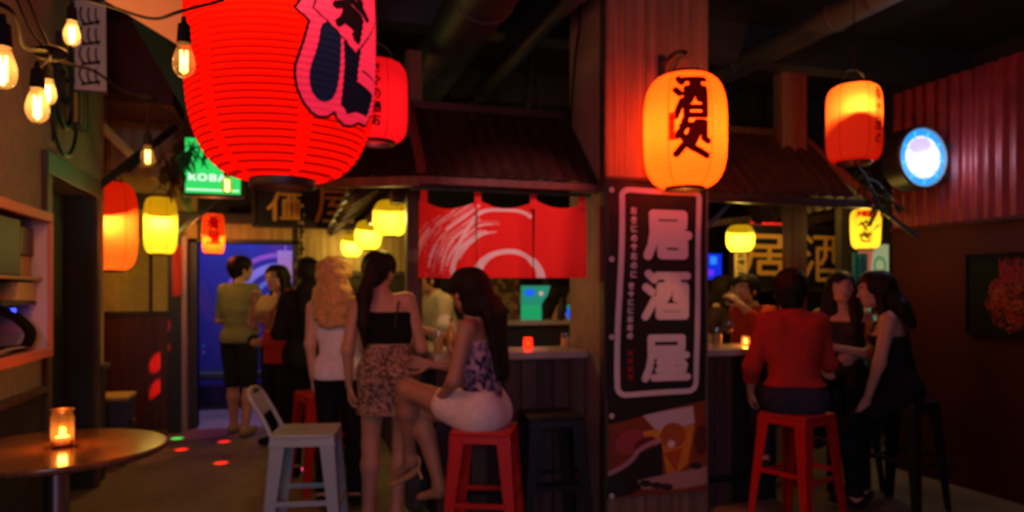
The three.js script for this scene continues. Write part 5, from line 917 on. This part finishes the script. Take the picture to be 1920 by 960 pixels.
function handBones(w, d, nrm, k, curl, s) {   // wrist, direction, palm normal, +1 left / -1 right
  d = unit(d); nrm = unit(add(nrm, d, -(nrm[0] * d[0] + nrm[1] * d[1] + nrm[2] * d[2]))); const side = cross(d, nrm).map((x) => x * k), P = (a, b, c) => add(add(add(w, d, a * s), side, b * s), nrm, c * s), B = [];
  [[0.027, 0.075, 0.0], [0.009, 0.085, 0.004], [-0.01, 0.08, 0.0], [-0.027, 0.068, -0.01]].forEach(([y, len, o], f) => {
    const base = P(0.088 + o, y, 0); B.push([P(0.0, y * 0.55, 0), base, 0.0125 * s, 0.0115 * s]);
    let p = base, a = 0.15 * curl; const r = [0.0092, 0.0086, 0.0075, 0.0066]; for (let j = 0; j < 3; j++) { a += curl * (j ? 0.75 : 0.5); const L = len * [0.45, 0.31, 0.24][j] * s, q = add(add(p, d, Math.cos(a) * L), nrm, Math.sin(a) * L); B.push([p, q, r[j] * s, r[j + 1] * s]); p = q; }
  });
  const t0 = P(0.018, 0.018, 0.006), t1 = P(0.05, 0.046, 0.018), t2 = P(0.08, 0.056, 0.03 + 0.01 * curl), t3 = P(0.1, 0.052, 0.038 + 0.016 * curl); B.push([t0, t1, 0.014 * s, 0.011 * s], [t1, t2, 0.0105 * s, 0.0095 * s], [t2, t3, 0.0095 * s, 0.0075 * s]);
  B.push([add(w, d, -0.03 * s), add(w, d, 0.01 * s), 0.023 * s, 0.02 * s]); return B;
}
const HEAD = [[[0, 0.028, -0.03], [0, 0.03, 0.016], 0.08, 0.076], [[0, 0.0, 0.03], [0, -0.05, 0.04], 0.062, 0.05], [[-0.028, -0.062, 0.022], [0.028, -0.062, 0.022], 0.037, 0.037], [[0, -0.09, 0.058], [0, -0.094, 0.06], 0.02, 0.02], [[0, 0.008, 0.088], [0, -0.026, 0.106], 0.007, 0.0125], [[-0.03, 0.024, 0.076], [0.03, 0.024, 0.076], 0.016, 0.016], [[0.04, -0.022, 0.055], [0.04, -0.022, 0.055], 0.026, 0.026], [[-0.04, -0.022, 0.055], [-0.04, -0.022, 0.055], 0.026, 0.026], [[0.079, 0.0, -0.006], [0.082, -0.03, 0], 0.02, 0.014, [1, 0, 0], 1.8], [[-0.079, 0.0, -0.006], [-0.082, -0.03, 0], 0.02, 0.014, [1, 0, 0], 1.8], [[-0.017, -0.06, 0.082], [0.017, -0.06, 0.082], 0.009, 0.009], [[0, -0.045, -0.012], [0, -0.15, -0.03], 0.05, 0.05]];
const headField = field(HEAD, 0.022);
const headGeo = (() => {
  const g = nets((x, y, z) => { let d = headField(x, y, z); for (const k of [-1, 1]) { const e = Math.hypot(x - 0.031 * k, (y - 0.002) * 1.3, z - 0.094) - 0.013; d = Math.max(d, -e); const b = Math.hypot(x - 0.031 * k, y - 0.002, z - 0.073) - 0.0125; d = Math.min(d, b); } return d; }, [-0.11, -0.17, -0.125], [0.11, 0.125, 0.13], 0.0048);
  return g;
})();
function person(label, o) {
  const s = (o.H ?? 1.65) / 1.67, J = o.J, male = o.male, cell = o.cell ?? 0.013, skin = SKIN[o.skin ?? 'tan'];
  const t = thing('person', label, 'person', [o.at.x, 0, o.at.z], o.turn);
  // body: one continuous figure
  const B = [...torso(J, s, 0, male), ...shoulders(J, s, 0, male), [J.neck, mixp(J.neck, J.head, 0.55), 0.05 * s, 0.047 * s]];
  for (const n of ['L', 'R']) { B.push(...arm(J, s, n, 0, 2, male), ...leg(J, s, n, 0, 2)); const a = J['an' + n], f = o['foot' + n] ?? [0, -0.03, 0.13]; B.push([add(a, [0, -0.035 * s, -0.02 * s]), add(a, f.map((v) => v * s)), 0.032 * s, 0.022 * s], [a, add(a, [0, -0.045 * s, 0]), 0.034 * s, 0.033 * s]); }
  const gs = [paint(nets(field(B, 0.028), ...bounds(B), cell), () => skin)];
  const R = new THREE.Euler(...(o.headTurn ?? [0, 0, 0]), 'YXZ'), hm = new THREE.Matrix4().compose(V(...J.head), new THREE.Quaternion().setFromEuler(R), V(s, s, s)), hi = hm.clone().invert();
  const lips = [skin[0] * 0.75, skin[1] * 0.4, skin[2] * 0.42];
  gs.push(paint(headGeo.clone(), (x, y, z) => { const e = Math.min(Math.hypot(x - 0.031, y - 0.002), Math.hypot(x + 0.031, y - 0.002)); if (z > 0.06 && e < 0.0055) return [0.01, 0.008, 0.006]; if (z > 0.07 && e < 0.0115) return [0.6, 0.55, 0.5]; if (z > 0.06 && Math.abs(y - 0.031) < 0.005 && Math.abs(Math.abs(x) - 0.033) < 0.017) return [0.03, 0.02, 0.014]; if (z > 0.075 && Math.abs(y + 0.06) < 0.009 && Math.abs(x) < 0.022) return lips; return skin; }).applyMatrix4(hm));
  for (const [n, k] of [['L', 1], ['R', -1]]) { const w = J['wr' + n], d = add(w, J['el' + n], -1), hb = handBones(w, o['dir' + n] ?? d, o['palm' + n] ?? [-k, 0, 0.2], k, o['curl' + n] ?? 0.6, s); gs.push(paint(nets(field(hb, 0.006), ...bounds(hb, 0.012), o.handCell ?? 0.0045), () => skin)); }
  mesh('body', mergeGeometries(gs.map((g) => { g.deleteAttribute('normal'); g.computeVertexNormals(); return g; })), skinMat, t);
  // hair
  const h = o.hair; if (h) {
    const capR = h.cap ?? 0.014, capB = [[[0, 0.03, -0.03], [0, 0.035, 0.012], 0.08 + capR, 0.077 + capR], [[0, 0.0, -0.045], [0, -0.05 - (h.nape ?? 0), -0.045], 0.07 + capR * 0.8, 0.052 + capR], ...(h.side ? [[[0.07, 0.0, -0.01], [0.075, -0.09 - h.side, -0.005], 0.03, 0.03], [[-0.07, 0.0, -0.01], [-0.075, -0.09 - h.side, -0.005], 0.03, 0.03]] : [])], cf = field(capB, 0.02);
    const locks = h.locks ? field(h.locks(J, s), 0.03) : null, p = V(0, 0, 0), all = [[J.head, J.head, 0.15 * s, 0.15 * s], [add(J.head, [0, -0.12, 0]), J.head, 0.12 * s + (h.side ?? 0), 0.1], ...(h.locks ? h.locks(J, s) : [])];
    const fz = h.fringe ?? 0.03, fy = h.line ?? 0.058, am = h.wave ?? 0.003, fr = h.freq ?? 60;
    const f = (x, y, z) => {
      p.set(x, y, z).applyMatrix4(hi); let d = Math.max(cf(p.x, p.y, p.z), -Math.max(fz - p.z, p.y - fy - 0.01 * Math.sin(p.x * 40), Math.abs(p.x) - 0.074)) * s;
      if (locks) { const e = locks(x, y, z), q = 0.025 - Math.abs(d - e); d = Math.min(d, e); if (q > 0) d -= q * q / 0.1; }
      return d + am * (h.curly ? (noise(x * fr, y * fr, z * fr) - 0.5) * 3 + 0.8 * Math.sin(y * fr * 1.4 + 4 * noise(x * 12, y * 5, z * 12)) : Math.sin(x * 210 + 6 * noise(x * 9, y * 4, z * 9)) * Math.sin(z * 190 + 1) );
    };
    mesh('hair', paint(nets(f, ...bounds(all, 0.02), h.cell ?? 0.008), (x, y, z) => { const q = 0.75 + 0.5 * noise(x * 90, y * 8, z * 90); return h.color.map((c) => c * q); }), hairMat, t);
    if (h.band) { const q = V(...h.band).applyMatrix4(hm); mesh('hair_tie', new THREE.TorusGeometry(0.022 * s, 0.008, 8, 16).rotateX(1.2).translate(q.x, q.y, q.z), M.black, t); }
  }
  // clothes
  for (const c of o.wear) {
    const bones = c.bones(J, s), f = field(bones, c.k ?? 0.03), cl = c.clip, w = c.fold ?? 0.003;
    const [lo, hi2] = bounds(bones, 0.02); if (c.y) { lo[1] = Math.max(lo[1], c.y[0] - 0.02); hi2[1] = Math.min(hi2[1], c.y[1] + 0.02); }
    const g = nets((x, y, z) => { let d = f(x, y, z) + w * Math.sin(x * 26 + 5 * noise(x * 6, y * 5, z * 6)) * Math.sin(y * 15 + z * 9 + 3); if (c.y) d = Math.max(d, c.y[0] - y, y - c.y[1]); if (cl) d = Math.max(d, cl(x, y, z)); return d; }, lo, hi2, c.cell ?? cell);
    mesh(c.name, paint(g, typeof c.color === 'function' ? c.color : (x, y, z) => { const q = 0.88 + 0.24 * noise(x * 60, y * 60, z * 60); return c.color.map((v) => v * q); }), clothMat, t);
  }
  for (const x of o.extra ?? []) mesh(x[0], x[1](J, s), x[2], t);
  if (o.shoes) for (const n of ['L', 'R']) { const a = J['an' + n], f = (o['foot' + n] ?? [0, -0.03, 0.13]).map((v) => v * s), g = o.shoes.grow ?? 0.008, SB = [[add(a, [0, -0.04 * s, -0.025 * s]), add(a, f), 0.034 * s + g, 0.026 * s + g], ...(o.shoes.high ? [[a, add(a, [0, -0.04 * s, 0]), 0.038 * s + g, 0.036 * s + g]] : [])], sf = field(SB, 0.02), by = a[1] - 0.078 * s; mesh('shoe', paint(nets((x, y, z) => Math.max(sf(x, y, z), o.shoes.flat === false ? -9 : by - y), ...bounds(SB, 0.015), 0.009), () => o.shoes.color), clothMat, t); }
  return t;
}
// garments
const top_ = (color, y0, y1, o = {}) => ({ name: o.name ?? 'top', color, bones: (J, s) => [...torso(J, s, o.g ?? 0.01, o.male), ...(o.sh === false ? [] : shoulders(J, s, o.g ?? 0.01, o.male)), ...(o.sleeve ? [...arm(J, s, 'L', 0.013, o.sleeve, o.male), ...arm(J, s, 'R', 0.013, o.sleeve, o.male)] : [])], y: [y0, y1], ...o });
const pants = (color, to, y1, o = {}) => ({ name: o.name ?? 'trousers', color, bones: (J, s) => [...torso(J, s, 0.008, o.male).slice(0, 3), ...leg(J, s, 'L', o.g ?? 0.012, to), ...leg(J, s, 'R', o.g ?? 0.012, to)], y: [0.02, y1], ...o });
const skirt = (color, y0, y1, o = {}) => ({ name: 'skirt', color, bones: (J, s) => [...torso(J, s, 0.012).slice(0, 3), [[-0.07 * s, y0 - 0.02, 0], [-0.07 * s, J.pelvis[1], 0], 0.13 * s, 0.11 * s], [[0.07 * s, y0 - 0.02, 0], [0.07 * s, J.pelvis[1], 0], 0.13 * s, 0.11 * s]], y: [y0, y1], k: 0.05, ...o });
const straps = (w, m) => [1, -1].map((k) => ['strap', (J, s) => tube([[0.075 * k, -0.03, 0.115], [0.09 * k, 0.07, 0.085], [0.095 * k, 0.13, 0.0], [0.09 * k, 0.08, -0.085], [0.07 * k, -0.05, -0.112]].map((p) => V(...add(J.chest, p.map((v) => v * s)))), w, 24, 6), m]);
const longHair = (len, back = 0.09, w = 0.07) => (J, s) => { const a = add(J.head, [0, 0.0, -0.06 * s]), b = add(J.neck, [0, 0.02, -back * s]), c = add(J.chest, [0, -len, -(back + 0.045) * s]); return [[a, b, 0.075 * s, w * s, [0, 0, 1], 1.3], [add(b, [-0.05 * s, 0, 0]), add(c, [-0.04 * s, 0, 0]), w * 0.8 * s, 0.035 * s, [0, 0, 1], 1.6], [add(b, [0.05 * s, 0, 0]), add(c, [0.04 * s, 0, 0]), w * 0.8 * s, 0.035 * s, [0, 0, 1], 1.6], [b, c, w * s, 0.04 * s, [0, 0, 1], 1.6]]; };
const DARKHAIR = [0.014, 0.009, 0.007];
const facing = (u, D, local) => local - YAW;   // local 0 faces the camera axis

{ // olive shirt and dark shorts by the doorway
  const J = joints(1.73 / 1.67); J.elR = [-0.26, 1.12, 0.04]; J.wrR = [-0.12, 1.17, 0.27]; J.elL = [0.25, 1.12, 0.02]; J.wrL = [0.16, 1.05, 0.26]; J.anR = [-0.11, 0.087, -0.05]; J.anL = [0.12, 0.087, 0.06];
  person('person in an olive short-sleeved shirt and dark shorts standing by the blue doorway', { H: 1.73, male: true, skin: 'tan', at: at(449, 550, 7.0), turn: 2.5, J, cell: 0.016, headTurn: [0, -0.5, 0], hair: { color: DARKHAIR, cap: 0.018, nape: -0.02, line: 0.05, cell: 0.01 },
    wear: [top_([0.17, 0.16, 0.09], 0.9, 1.48, { name: 'shirt', male: true, sleeve: 0.85, g: 0.018 }), pants([0.018, 0.016, 0.016], 0.95, 1.0, { name: 'shorts', male: true, g: 0.022 })], shoes: { color: [0.3, 0.2, 0.12] } });
}
{ // tan top with red bag
  const J = joints(1.62 / 1.67); J.elR = [-0.2, 1.1, 0.12]; J.wrR = [-0.1, 1.31, 0.2]; J.elL = [0.22, 1.06, 0.0]; J.wrL = [0.08, 0.98, 0.2];
  const pp = at(522, 550, 6.5);
  person('person in a tan top facing the olive shirt, red bag at the hip', { H: 1.66, skin: 'tan', at: pp, turn: -0.75, J, cell: 0.016, headTurn: [0, -0.1, 0.1], curlR: 1.0, hair: { color: DARKHAIR, cap: 0.018, side: 0.06, line: 0.052, locks: longHair(0.02), cell: 0.01 },
    wear: [top_([0.38, 0.26, 0.14], 0.88, 1.36, { sleeve: 0.5 }), pants([0.014, 0.012, 0.012], 1.9, 1.0)], shoes: { color: [0.02, 0.02, 0.02] } });
  const b = at(522, 650, 6.22), t = thing('shoulder_bag', 'red shoulder bag hanging at the hip of the person in tan', 'bag', b, -0.6);
  mesh('bag_body', rb(-0.13, 0.13, -0.15, 0.13, -0.045, 0.045, 0.025), std([0.45, 0.02, 0.014], { roughness: 0.5 }), t);
  mesh('flap', rb(-0.132, 0.132, 0.0, 0.135, 0.03, 0.052, 0.01), std([0.42, 0.02, 0.014], { roughness: 0.5 }), t);
  mesh('strap', tube([V(-0.12, 0.12, 0), V(-0.1, 0.3, -0.06), V(0.02, 0.5, -0.12), V(0.1, 0.3, -0.08), V(0.12, 0.12, 0)], 0.008, 30), std([0.3, 0.015, 0.012]), t);
}
{ // all in black, back turned, beside the tan top
  const J = joints(1.64 / 1.67); J.elL = [0.22, 1.08, 0.02]; J.wrL = [0.1, 1.04, 0.22]; J.elR = [-0.22, 1.08, 0.02]; J.wrR = [-0.1, 1.06, 0.22];
  person('person in a long black jacket standing with back turned beside the tan top', { H: 1.6, skin: 'fair', at: at(577, 550, 5.5), turn: 3.3, J, cell: 0.016, hair: { color: DARKHAIR, cap: 0.022, locks: longHair(0.12, 0.1, 0.085), cell: 0.01 },
    wear: [top_([0.016, 0.013, 0.012], 0.7, 1.44, { name: 'jacket', sleeve: 1.85, g: 0.025 }), pants([0.012, 0.01, 0.01], 1.95, 0.98)], shoes: { color: [0.02, 0.016, 0.014] } });
  const J2 = joints(1.66 / 1.67); J2.elL = [0.2, 1.08, 0.04]; J2.wrL = [0.08, 1.08, 0.24];
  person('person in black half hidden behind the white camisole', { H: 1.68, skin: 'tan', at: at(632, 550, 5.85), turn: 2.6, J: J2, cell: 0.018, hair: { color: DARKHAIR, cap: 0.02, nape: 0.02, locks: longHair(0.0, 0.09), cell: 0.011 },
    wear: [top_([0.02, 0.015, 0.014], 0.86, 1.42, { sleeve: 0.9 }), pants([0.014, 0.012, 0.012], 1.95, 1.0)], shoes: { color: [0.02, 0.02, 0.02] } });
}
{ // white camisole
  const J = lean(joints(1.6 / 1.67), 3, 5); J.elR = [-0.24, 1.04, 0.06]; J.wrR = [-0.12, 1.06, 0.25]; J.elL = [0.26, 1.05, -0.01]; J.wrL = [0.27, 0.83, 0.05]; J.elL[0] = 0.2; J.wrL[0] = 0.2;
  J.knL = [0.1, 0.46, 0.03]; J.anL = [0.11, 0.085, -0.05];
  const tt = person('person in a white camisole and black trousers with back turned at the bar side', { H: 1.6, skin: 'fair', at: at(640, 550, 4.72), turn: Math.PI - 0.28, J, cell: 0.011, headTurn: [0.05, -0.35, -0.12], curlL: 0.5,
    hair: { color: [0.6, 0.34, 0.12], cap: 0.03, nape: 0.05, wave: 0.006, curly: true, freq: 55, cell: 0.007, locks: (J, s) => { const a = add(J.head, [0, 0.02, -0.05]), b = add(J.neck, [0, -0.01, -0.085]), c = add(J.chest, [0.02, 0.0, -0.13]); return [[a, b, 0.105, 0.1, [0, 0, 1], 1.3], [add(b, [-0.06, 0.02, 0.01]), add(c, [-0.06, 0, 0]), 0.075, 0.04], [add(b, [0.06, 0.02, 0.01]), add(c, [0.06, 0.02, 0]), 0.075, 0.045], [b, c, 0.09, 0.06, [0, 0, 1], 1.4]]; } },
    wear: [top_([0.82, 0.74, 0.76], 0.82, 1.33, { name: 'camisole', g: 0.014, sh: false, fold: 0.005, clip: (x, y, z) => (y - 1.21 - 0.9 * Math.abs(x - 0.02)) * (z < 0 ? 0.7 : 0.2) }), pants([0.013, 0.011, 0.012], 1.95, 0.93)],
    extra: straps(0.006, std([0.72, 0.62, 0.62])), shoes: { color: [0.02, 0.018, 0.018] } });
}
{ // black bandeau and patterned skirt
  const J = lean(joints(1.63 / 1.67), 5, 6); J.elL = [0.235, 1.06, -0.03]; J.wrL = [0.23, 0.85, 0.03]; J.elR = [-0.27, 1.06, 0.0]; J.wrR = [-0.16, 1.12, 0.2];
  [J.elL, J.wrL, J.elR, J.wrR] = [[-0.12, 1.06, -0.02], [-0.14, 0.84, 0.03], [0.3, 1.05, 0.03], [0.2, 1.1, 0.24]].map((p) => p);
  // left / right seen from behind: L is the person's left hand
  J.elL = [0.1 - 0.34 + 0.0, 1.06, -0.02]; J.wrL = [-0.26, 0.83, 0.03];
  [J.shL, J.shR] = [J.shL, J.shR];
  J.elR = [-0.19, 1.05, 0.04]; J.wrR = [-0.1, 1.08, 0.25]; J.elL = [0.24, 1.05, -0.03]; J.wrL = [0.24, 0.83, 0.03];
  J.hipL[0] += 0.01; J.knR = [-0.07, 0.48, 0.05]; J.anR = [-0.04, 0.085, 0.0]; J.knL = [0.11, 0.48, 0.02]; J.anL = [0.12, 0.085, -0.04];
  person('person in a black bandeau top and speckled short skirt leaning at the bar corner', { H: 1.63, skin: 'tan', at: at(730, 550, 4.3), turn: Math.PI - 0.2, J, cell: 0.011, headTurn: [0.08, -0.55, 0.05], hair: { color: [0.02, 0.011, 0.008], cap: 0.017, nape: 0.0, line: 0.056, cell: 0.008, band: [0, 0.02, -0.115], locks: (J, s) => { const a = add(J.head, [0.03, 0.02, -0.12]), b = add(J.neck, [0.09, 0.0, -0.12]), c = add(J.chest, [0.11, -0.02, -0.125]), d = add(J.chest, [0.1, -0.16, -0.12]); return [[a, b, 0.045, 0.042], [b, c, 0.042, 0.032], [c, d, 0.032, 0.012]]; } },
    wear: [top_([0.009, 0.008, 0.009], 1.08, 1.27, { name: 'bandeau', g: 0.012, sh: false }), skirt((x, y, z) => { const a = noise(x * 95, y * 95, z * 95), b = noise(x * 60 + 9, y * 60, z * 60); return a > 0.58 ? [0.42, 0.27, 0.2] : b > 0.5 ? [0.09, 0.055, 0.045] : [0.22, 0.13, 0.1]; }, 0.66, 1.075, { cell: 0.009 })],
    extra: straps(0.005, M.black), shoes: { color: [0.2, 0.13, 0.08] } });
}
{ // seated, floral top and white shorts, legs crossed
  const s = 1.64 / 1.67, J = lean(joints(s, S1), 6); const p = redStool.position;
  J.knL = [0.03, 0.86, 0.43]; J.anL = [-0.14, 0.46, 0.50]; J.knR = [-0.1, 0.72, 0.42]; J.anR = [-0.06, 0.33, 0.28];
  J.elL = add(J.shL, [0.06, -0.26, 0.04]); J.wrL = add(J.shL, [-0.08, -0.4, 0.2]); J.elR = add(J.shR, [-0.07, -0.25, 0.12]); J.wrR = add(J.shR, [0.02, -0.22, 0.34]);
  const yb = S1 + 0.1;
  person('person in a floral top and white shorts seated with crossed legs on the red stool', { H: 1.64, skin: 'brown', at: V(p.x, 0, p.z - 0.03), turn: -Math.PI / 2 - 0.62, J, cell: 0.0105, headTurn: [0.05, -0.45, 0], footL: [-0.02, -0.13, 0.1], footR: [0, -0.08, 0.12], curlL: 0.9, hair: { color: DARKHAIR, cap: 0.02, line: 0.056, nape: 0.03, cell: 0.0075, locks: longHair(0.14, 0.1, 0.085) },
    wear: [top_((x, y, z) => { const a = noise(x * 42, y * 42, z * 42), b = noise(x * 55 + 7, y * 55, z * 55); return a > 0.56 ? [0.5, 0.3, 0.34] : b > 0.55 ? [0.03, 0.02, 0.07] : [0.22, 0.14, 0.2]; }, yb - 0.02, yb + 0.36, { name: 'top', g: 0.014, sh: false, fold: 0.006, cell: 0.009 }),
      { name: 'shorts', color: [0.72, 0.6, 0.58], bones: (J, s) => [...torso(J, s, 0.016).slice(0, 3), ...leg(J, s, 'L', 0.022, 0.42), ...leg(J, s, 'R', 0.022, 0.42)], y: [S1 - 0.01, yb + 0.1], fold: 0.005, cell: 0.0095 }],
    extra: [['sandal_strap', (J, s) => { const a = J.anL; return merge([tube([[0.03, 0.0, 0], [0, 0.01, 0.035], [-0.035, 0.0, 0], [0, -0.012, -0.04], [0.03, 0.0, 0]].map((q) => V(...add(a, q))), 0.006, 20, 6), tube([[0.0, -0.0, -0.045], [-0.005, -0.03, -0.06], [-0.01, -0.1, -0.035], [-0.015, -0.16, 0.06], [-0.02, -0.19, 0.14]].map((q) => V(...add(a, q))), 0.008, 20, 6)]); }, std([0.5, 0.3, 0.14], { roughness: 0.4 })],
      ['sandal_sole', (J, s) => { const a = J.anL; return merge([tube([[0.0, -0.07, -0.05], [-0.01, -0.11, 0.0], [-0.015, -0.155, 0.06], [-0.02, -0.185, 0.13]].map((q) => V(...add(a, q))), 0.014, 20, 8), tube([[0, -0.075, -0.05], [0.0, -0.13, -0.075]].map((q) => V(...add(a, q))), 0.009, 8, 8)]); }, std([0.5, 0.3, 0.14], { roughness: 0.4 })]], shoes: null });
}
{ // bartender
  const J = lean(joints(1.62 / 1.67), 14); J.elL = [0.25, 1.06, 0.14]; J.wrL = [0.1, 1.12, 0.3]; J.elR = [-0.25, 1.06, 0.14]; J.wrR = [-0.1, 1.12, 0.3];
  person('person in a pale tee working inside the bar', { H: 1.62, male: true, skin: 'tan', at: at(838, 550, 5.7), turn: -1.35, J, cell: 0.016, headTurn: [0.15, 0, 0], hair: { color: DARKHAIR, cap: 0.018, nape: -0.02, line: 0.05, cell: 0.01 },
    wear: [top_([0.5, 0.44, 0.32], 0.85, 1.46, { name: 'tee', male: true, sleeve: 0.8, g: 0.018 }), pants([0.02, 0.018, 0.018], 1.95, 0.98, { male: true })], shoes: { color: [0.02, 0.02, 0.02] } });
}
{ // drinker before the green television
  const J = lean(joints(1.6 / 1.67, S1), 6); J.elR = [-0.24, J.shR[1] - 0.22, 0.12]; J.wrR = [-0.1, J.shR[1] - 0.12, 0.32];
  person('person with bare shoulders seated before the green television', { H: 1.6, skin: 'tan', at: (() => { const p = at(1038, 550, 6.95); return V(p.x, 0, p.z); })(), turn: 1.45, J, cell: 0.018, headTurn: [0, 0.1, 0], hair: { color: DARKHAIR, cap: 0.02, side: 0.08, line: 0.05, locks: longHair(0.1, 0.09, 0.085), cell: 0.011 },
    wear: [top_([0.014, 0.012, 0.012], S1 + 0.08, S1 + 0.44, { sh: false }), pants([0.014, 0.012, 0.012], 1.95, S1 + 0.22)], shoes: { color: [0.02, 0.02, 0.02] } });
}
{ // red shirt
  const s = 1.66 / 1.67, J = lean(joints(s, S1), 8); for (const n of ['L', 'R']) { J['kn' + n][2] = 0.36; J['an' + n][2] = 0.28; } const p = redStool2.position;
  J.elL = add(J.shL, [0.08, -0.26, -0.02]); J.wrL = add(J.shL, [0.06, -0.43, 0.12]); J.elR = add(J.shR, [-0.06, -0.25, 0.06]); J.wrR = add(J.shR, [0.0, -0.22, 0.28]);
  person('person in a red long-sleeved shirt seated with back turned on the red stool', { H: 1.66, skin: 'tan', at: V(p.x, 0, p.z - 0.02), turn: Math.PI - 0.42, J, cell: 0.0115, headTurn: [0.1, -0.15, 0], hair: { color: DARKHAIR, cap: 0.026, nape: 0.015, line: 0.056, cell: 0.008 },
    wear: [top_([0.42, 0.03, 0.02], S1 + 0.15, S1 + 0.63, { name: 'shirt', sleeve: 1.75, g: 0.02, fold: 0.007 }), { ...pants([0.03, 0.03, 0.045], 1.9, S1 + 0.24, { name: 'jeans' }), y: [0.02, S1 + 0.24] }], shoes: { color: [0.03, 0.02, 0.02] } });
}
{ // facing outward
  const s = 1.64 / 1.67, J = joints(s, S1 + 0.02); J.elR = add(J.shR, [-0.05, -0.27, 0.03]); J.wrR = add(J.shR, [0.05, -0.36, 0.24]); J.elL = add(J.shL, [0.06, -0.27, 0.02]); J.wrL = add(J.shL, [-0.03, -0.27, 0.26]);
  const q = at(1578, 550, 5.2); for (const n of ['L', 'R']) { J['kn' + n][2] = 0.34; J['an' + n][2] = 0.2; }
  person('person in a black top facing outward at the bar end, hands before the waist', { H: 1.64, skin: 'tan', at: V(q.x, 0, q.z), turn: -0.85, J, cell: 0.012, headTurn: [-0.08, 0.35, 0.12], hair: { color: DARKHAIR, cap: 0.018, side: 0.07, line: 0.05, cell: 0.008, locks: (J, s) => [[add(J.head, [0.075, -0.02, 0]), add(J.neck, [0.1, -0.03, 0.04]), 0.04, 0.045], [add(J.neck, [0.1, -0.03, 0.04]), add(J.chest, [0.09, -0.04, 0.12]), 0.045, 0.025], [add(J.head, [-0.075, -0.02, 0]), add(J.neck, [-0.1, -0.03, 0.03]), 0.04, 0.045], [add(J.neck, [-0.1, -0.03, 0.03]), add(J.chest, [-0.1, -0.02, 0.11]), 0.045, 0.025], ...longHair(0.05)(J, s)] },
    wear: [top_([0.03, 0.018, 0.018], S1 + 0.1, S1 + 0.5, { sh: false }), pants([0.012, 0.01, 0.01], 1.95, S1 + 0.24)], shoes: { color: [0.02, 0.02, 0.02] } });
}
{ // black sleeveless dress, half seated, arm straight down
  const s = 1.64 / 1.67, J = lean(joints(s, S1 + 0.02), 12); const q = at(1690, 550, 4.6);
  J.knR = [-0.1, 0.46, 0.26]; J.anR = [-0.1, 0.085, 0.22]; J.knL = [0.1, 0.5, 0.3]; J.anL = [0.12, 0.085, 0.26];
  J.elL = add(J.shL, [0.03, -0.27, 0.05]); J.wrL = add(J.shL, [0.0, -0.5, 0.12]); J.elR = add(J.shR, [-0.05, -0.25, 0.1]); J.wrR = add(J.shR, [0.05, -0.2, 0.32]);
  person('person in a black sleeveless dress half seated on a stool by the dark wall', { H: 1.64, skin: 'tan', at: V(q.x, 0, q.z), turn: -Math.PI / 2 - 0.75, J, cell: 0.011, headTurn: [0.1, 0.2, 0], hair: { color: DARKHAIR, cap: 0.022, nape: 0.06, side: 0.05, line: 0.052, cell: 0.008, locks: longHair(-0.08, 0.085, 0.075) },
    wear: [{ name: 'dress', color: [0.009, 0.008, 0.009], bones: (J, s) => [...torso(J, s, 0.014), ...leg(J, s, 'L', 0.016, 1.95), ...leg(J, s, 'R', 0.016, 1.95)], y: [0.02, S1 + 0.43] }], extra: straps(0.008, M.black), shoes: { color: [0.015, 0.015, 0.015] } });
}
{ // two drinkers deep in the far bar
  const s = 1.68 / 1.67, J = lean(joints(s, S1 + 0.02), 14), q = at(1425, 550, 6.0); J.elL = add(J.shL, [0.1, -0.12, 0.18]); J.wrL = add(J.shL, [-0.02, 0.06, 0.3]);
  person('person in a red shirt leaning low over the far side of the counter', { H: 1.68, male: true, skin: 'tan', at: V(q.x, 0, q.z), turn: -1.3, J, cell: 0.018, hair: { color: DARKHAIR, cap: 0.02, nape: -0.01, line: 0.05, cell: 0.01 }, wear: [top_([0.4, 0.035, 0.03], S1 + 0.12, S1 + 0.6, { name: 'shirt', male: true, sleeve: 1.6, g: 0.018 }), pants([0.02, 0.018, 0.02], 1.95, S1 + 0.24, { male: true })], shoes: { color: [0.02, 0.02, 0.02] } });
  const J2 = lean(joints(s, S1 + 0.02), 10), r = at(1332, 550, 6.75); J2.elL = add(J2.shL, [0.05, -0.2, 0.16]); J2.wrL = add(J2.shL, [-0.04, -0.02, 0.26]);
  person('person in dark brown seated deep in the far side of the bar', { H: 1.66, skin: 'fair', at: V(r.x, 0, r.z), turn: 0.9, J: J2, cell: 0.018, hair: { color: [0.03, 0.017, 0.01], cap: 0.022, side: 0.05, nape: 0.04, line: 0.05, cell: 0.01, locks: longHair(0.02) }, wear: [top_([0.07, 0.035, 0.025], S1 + 0.1, S1 + 0.58, { sleeve: 0.7 }), pants([0.02, 0.018, 0.02], 1.95, S1 + 0.24)], shoes: { color: [0.02, 0.02, 0.02] } });
}
renderer.render(scene, camera);
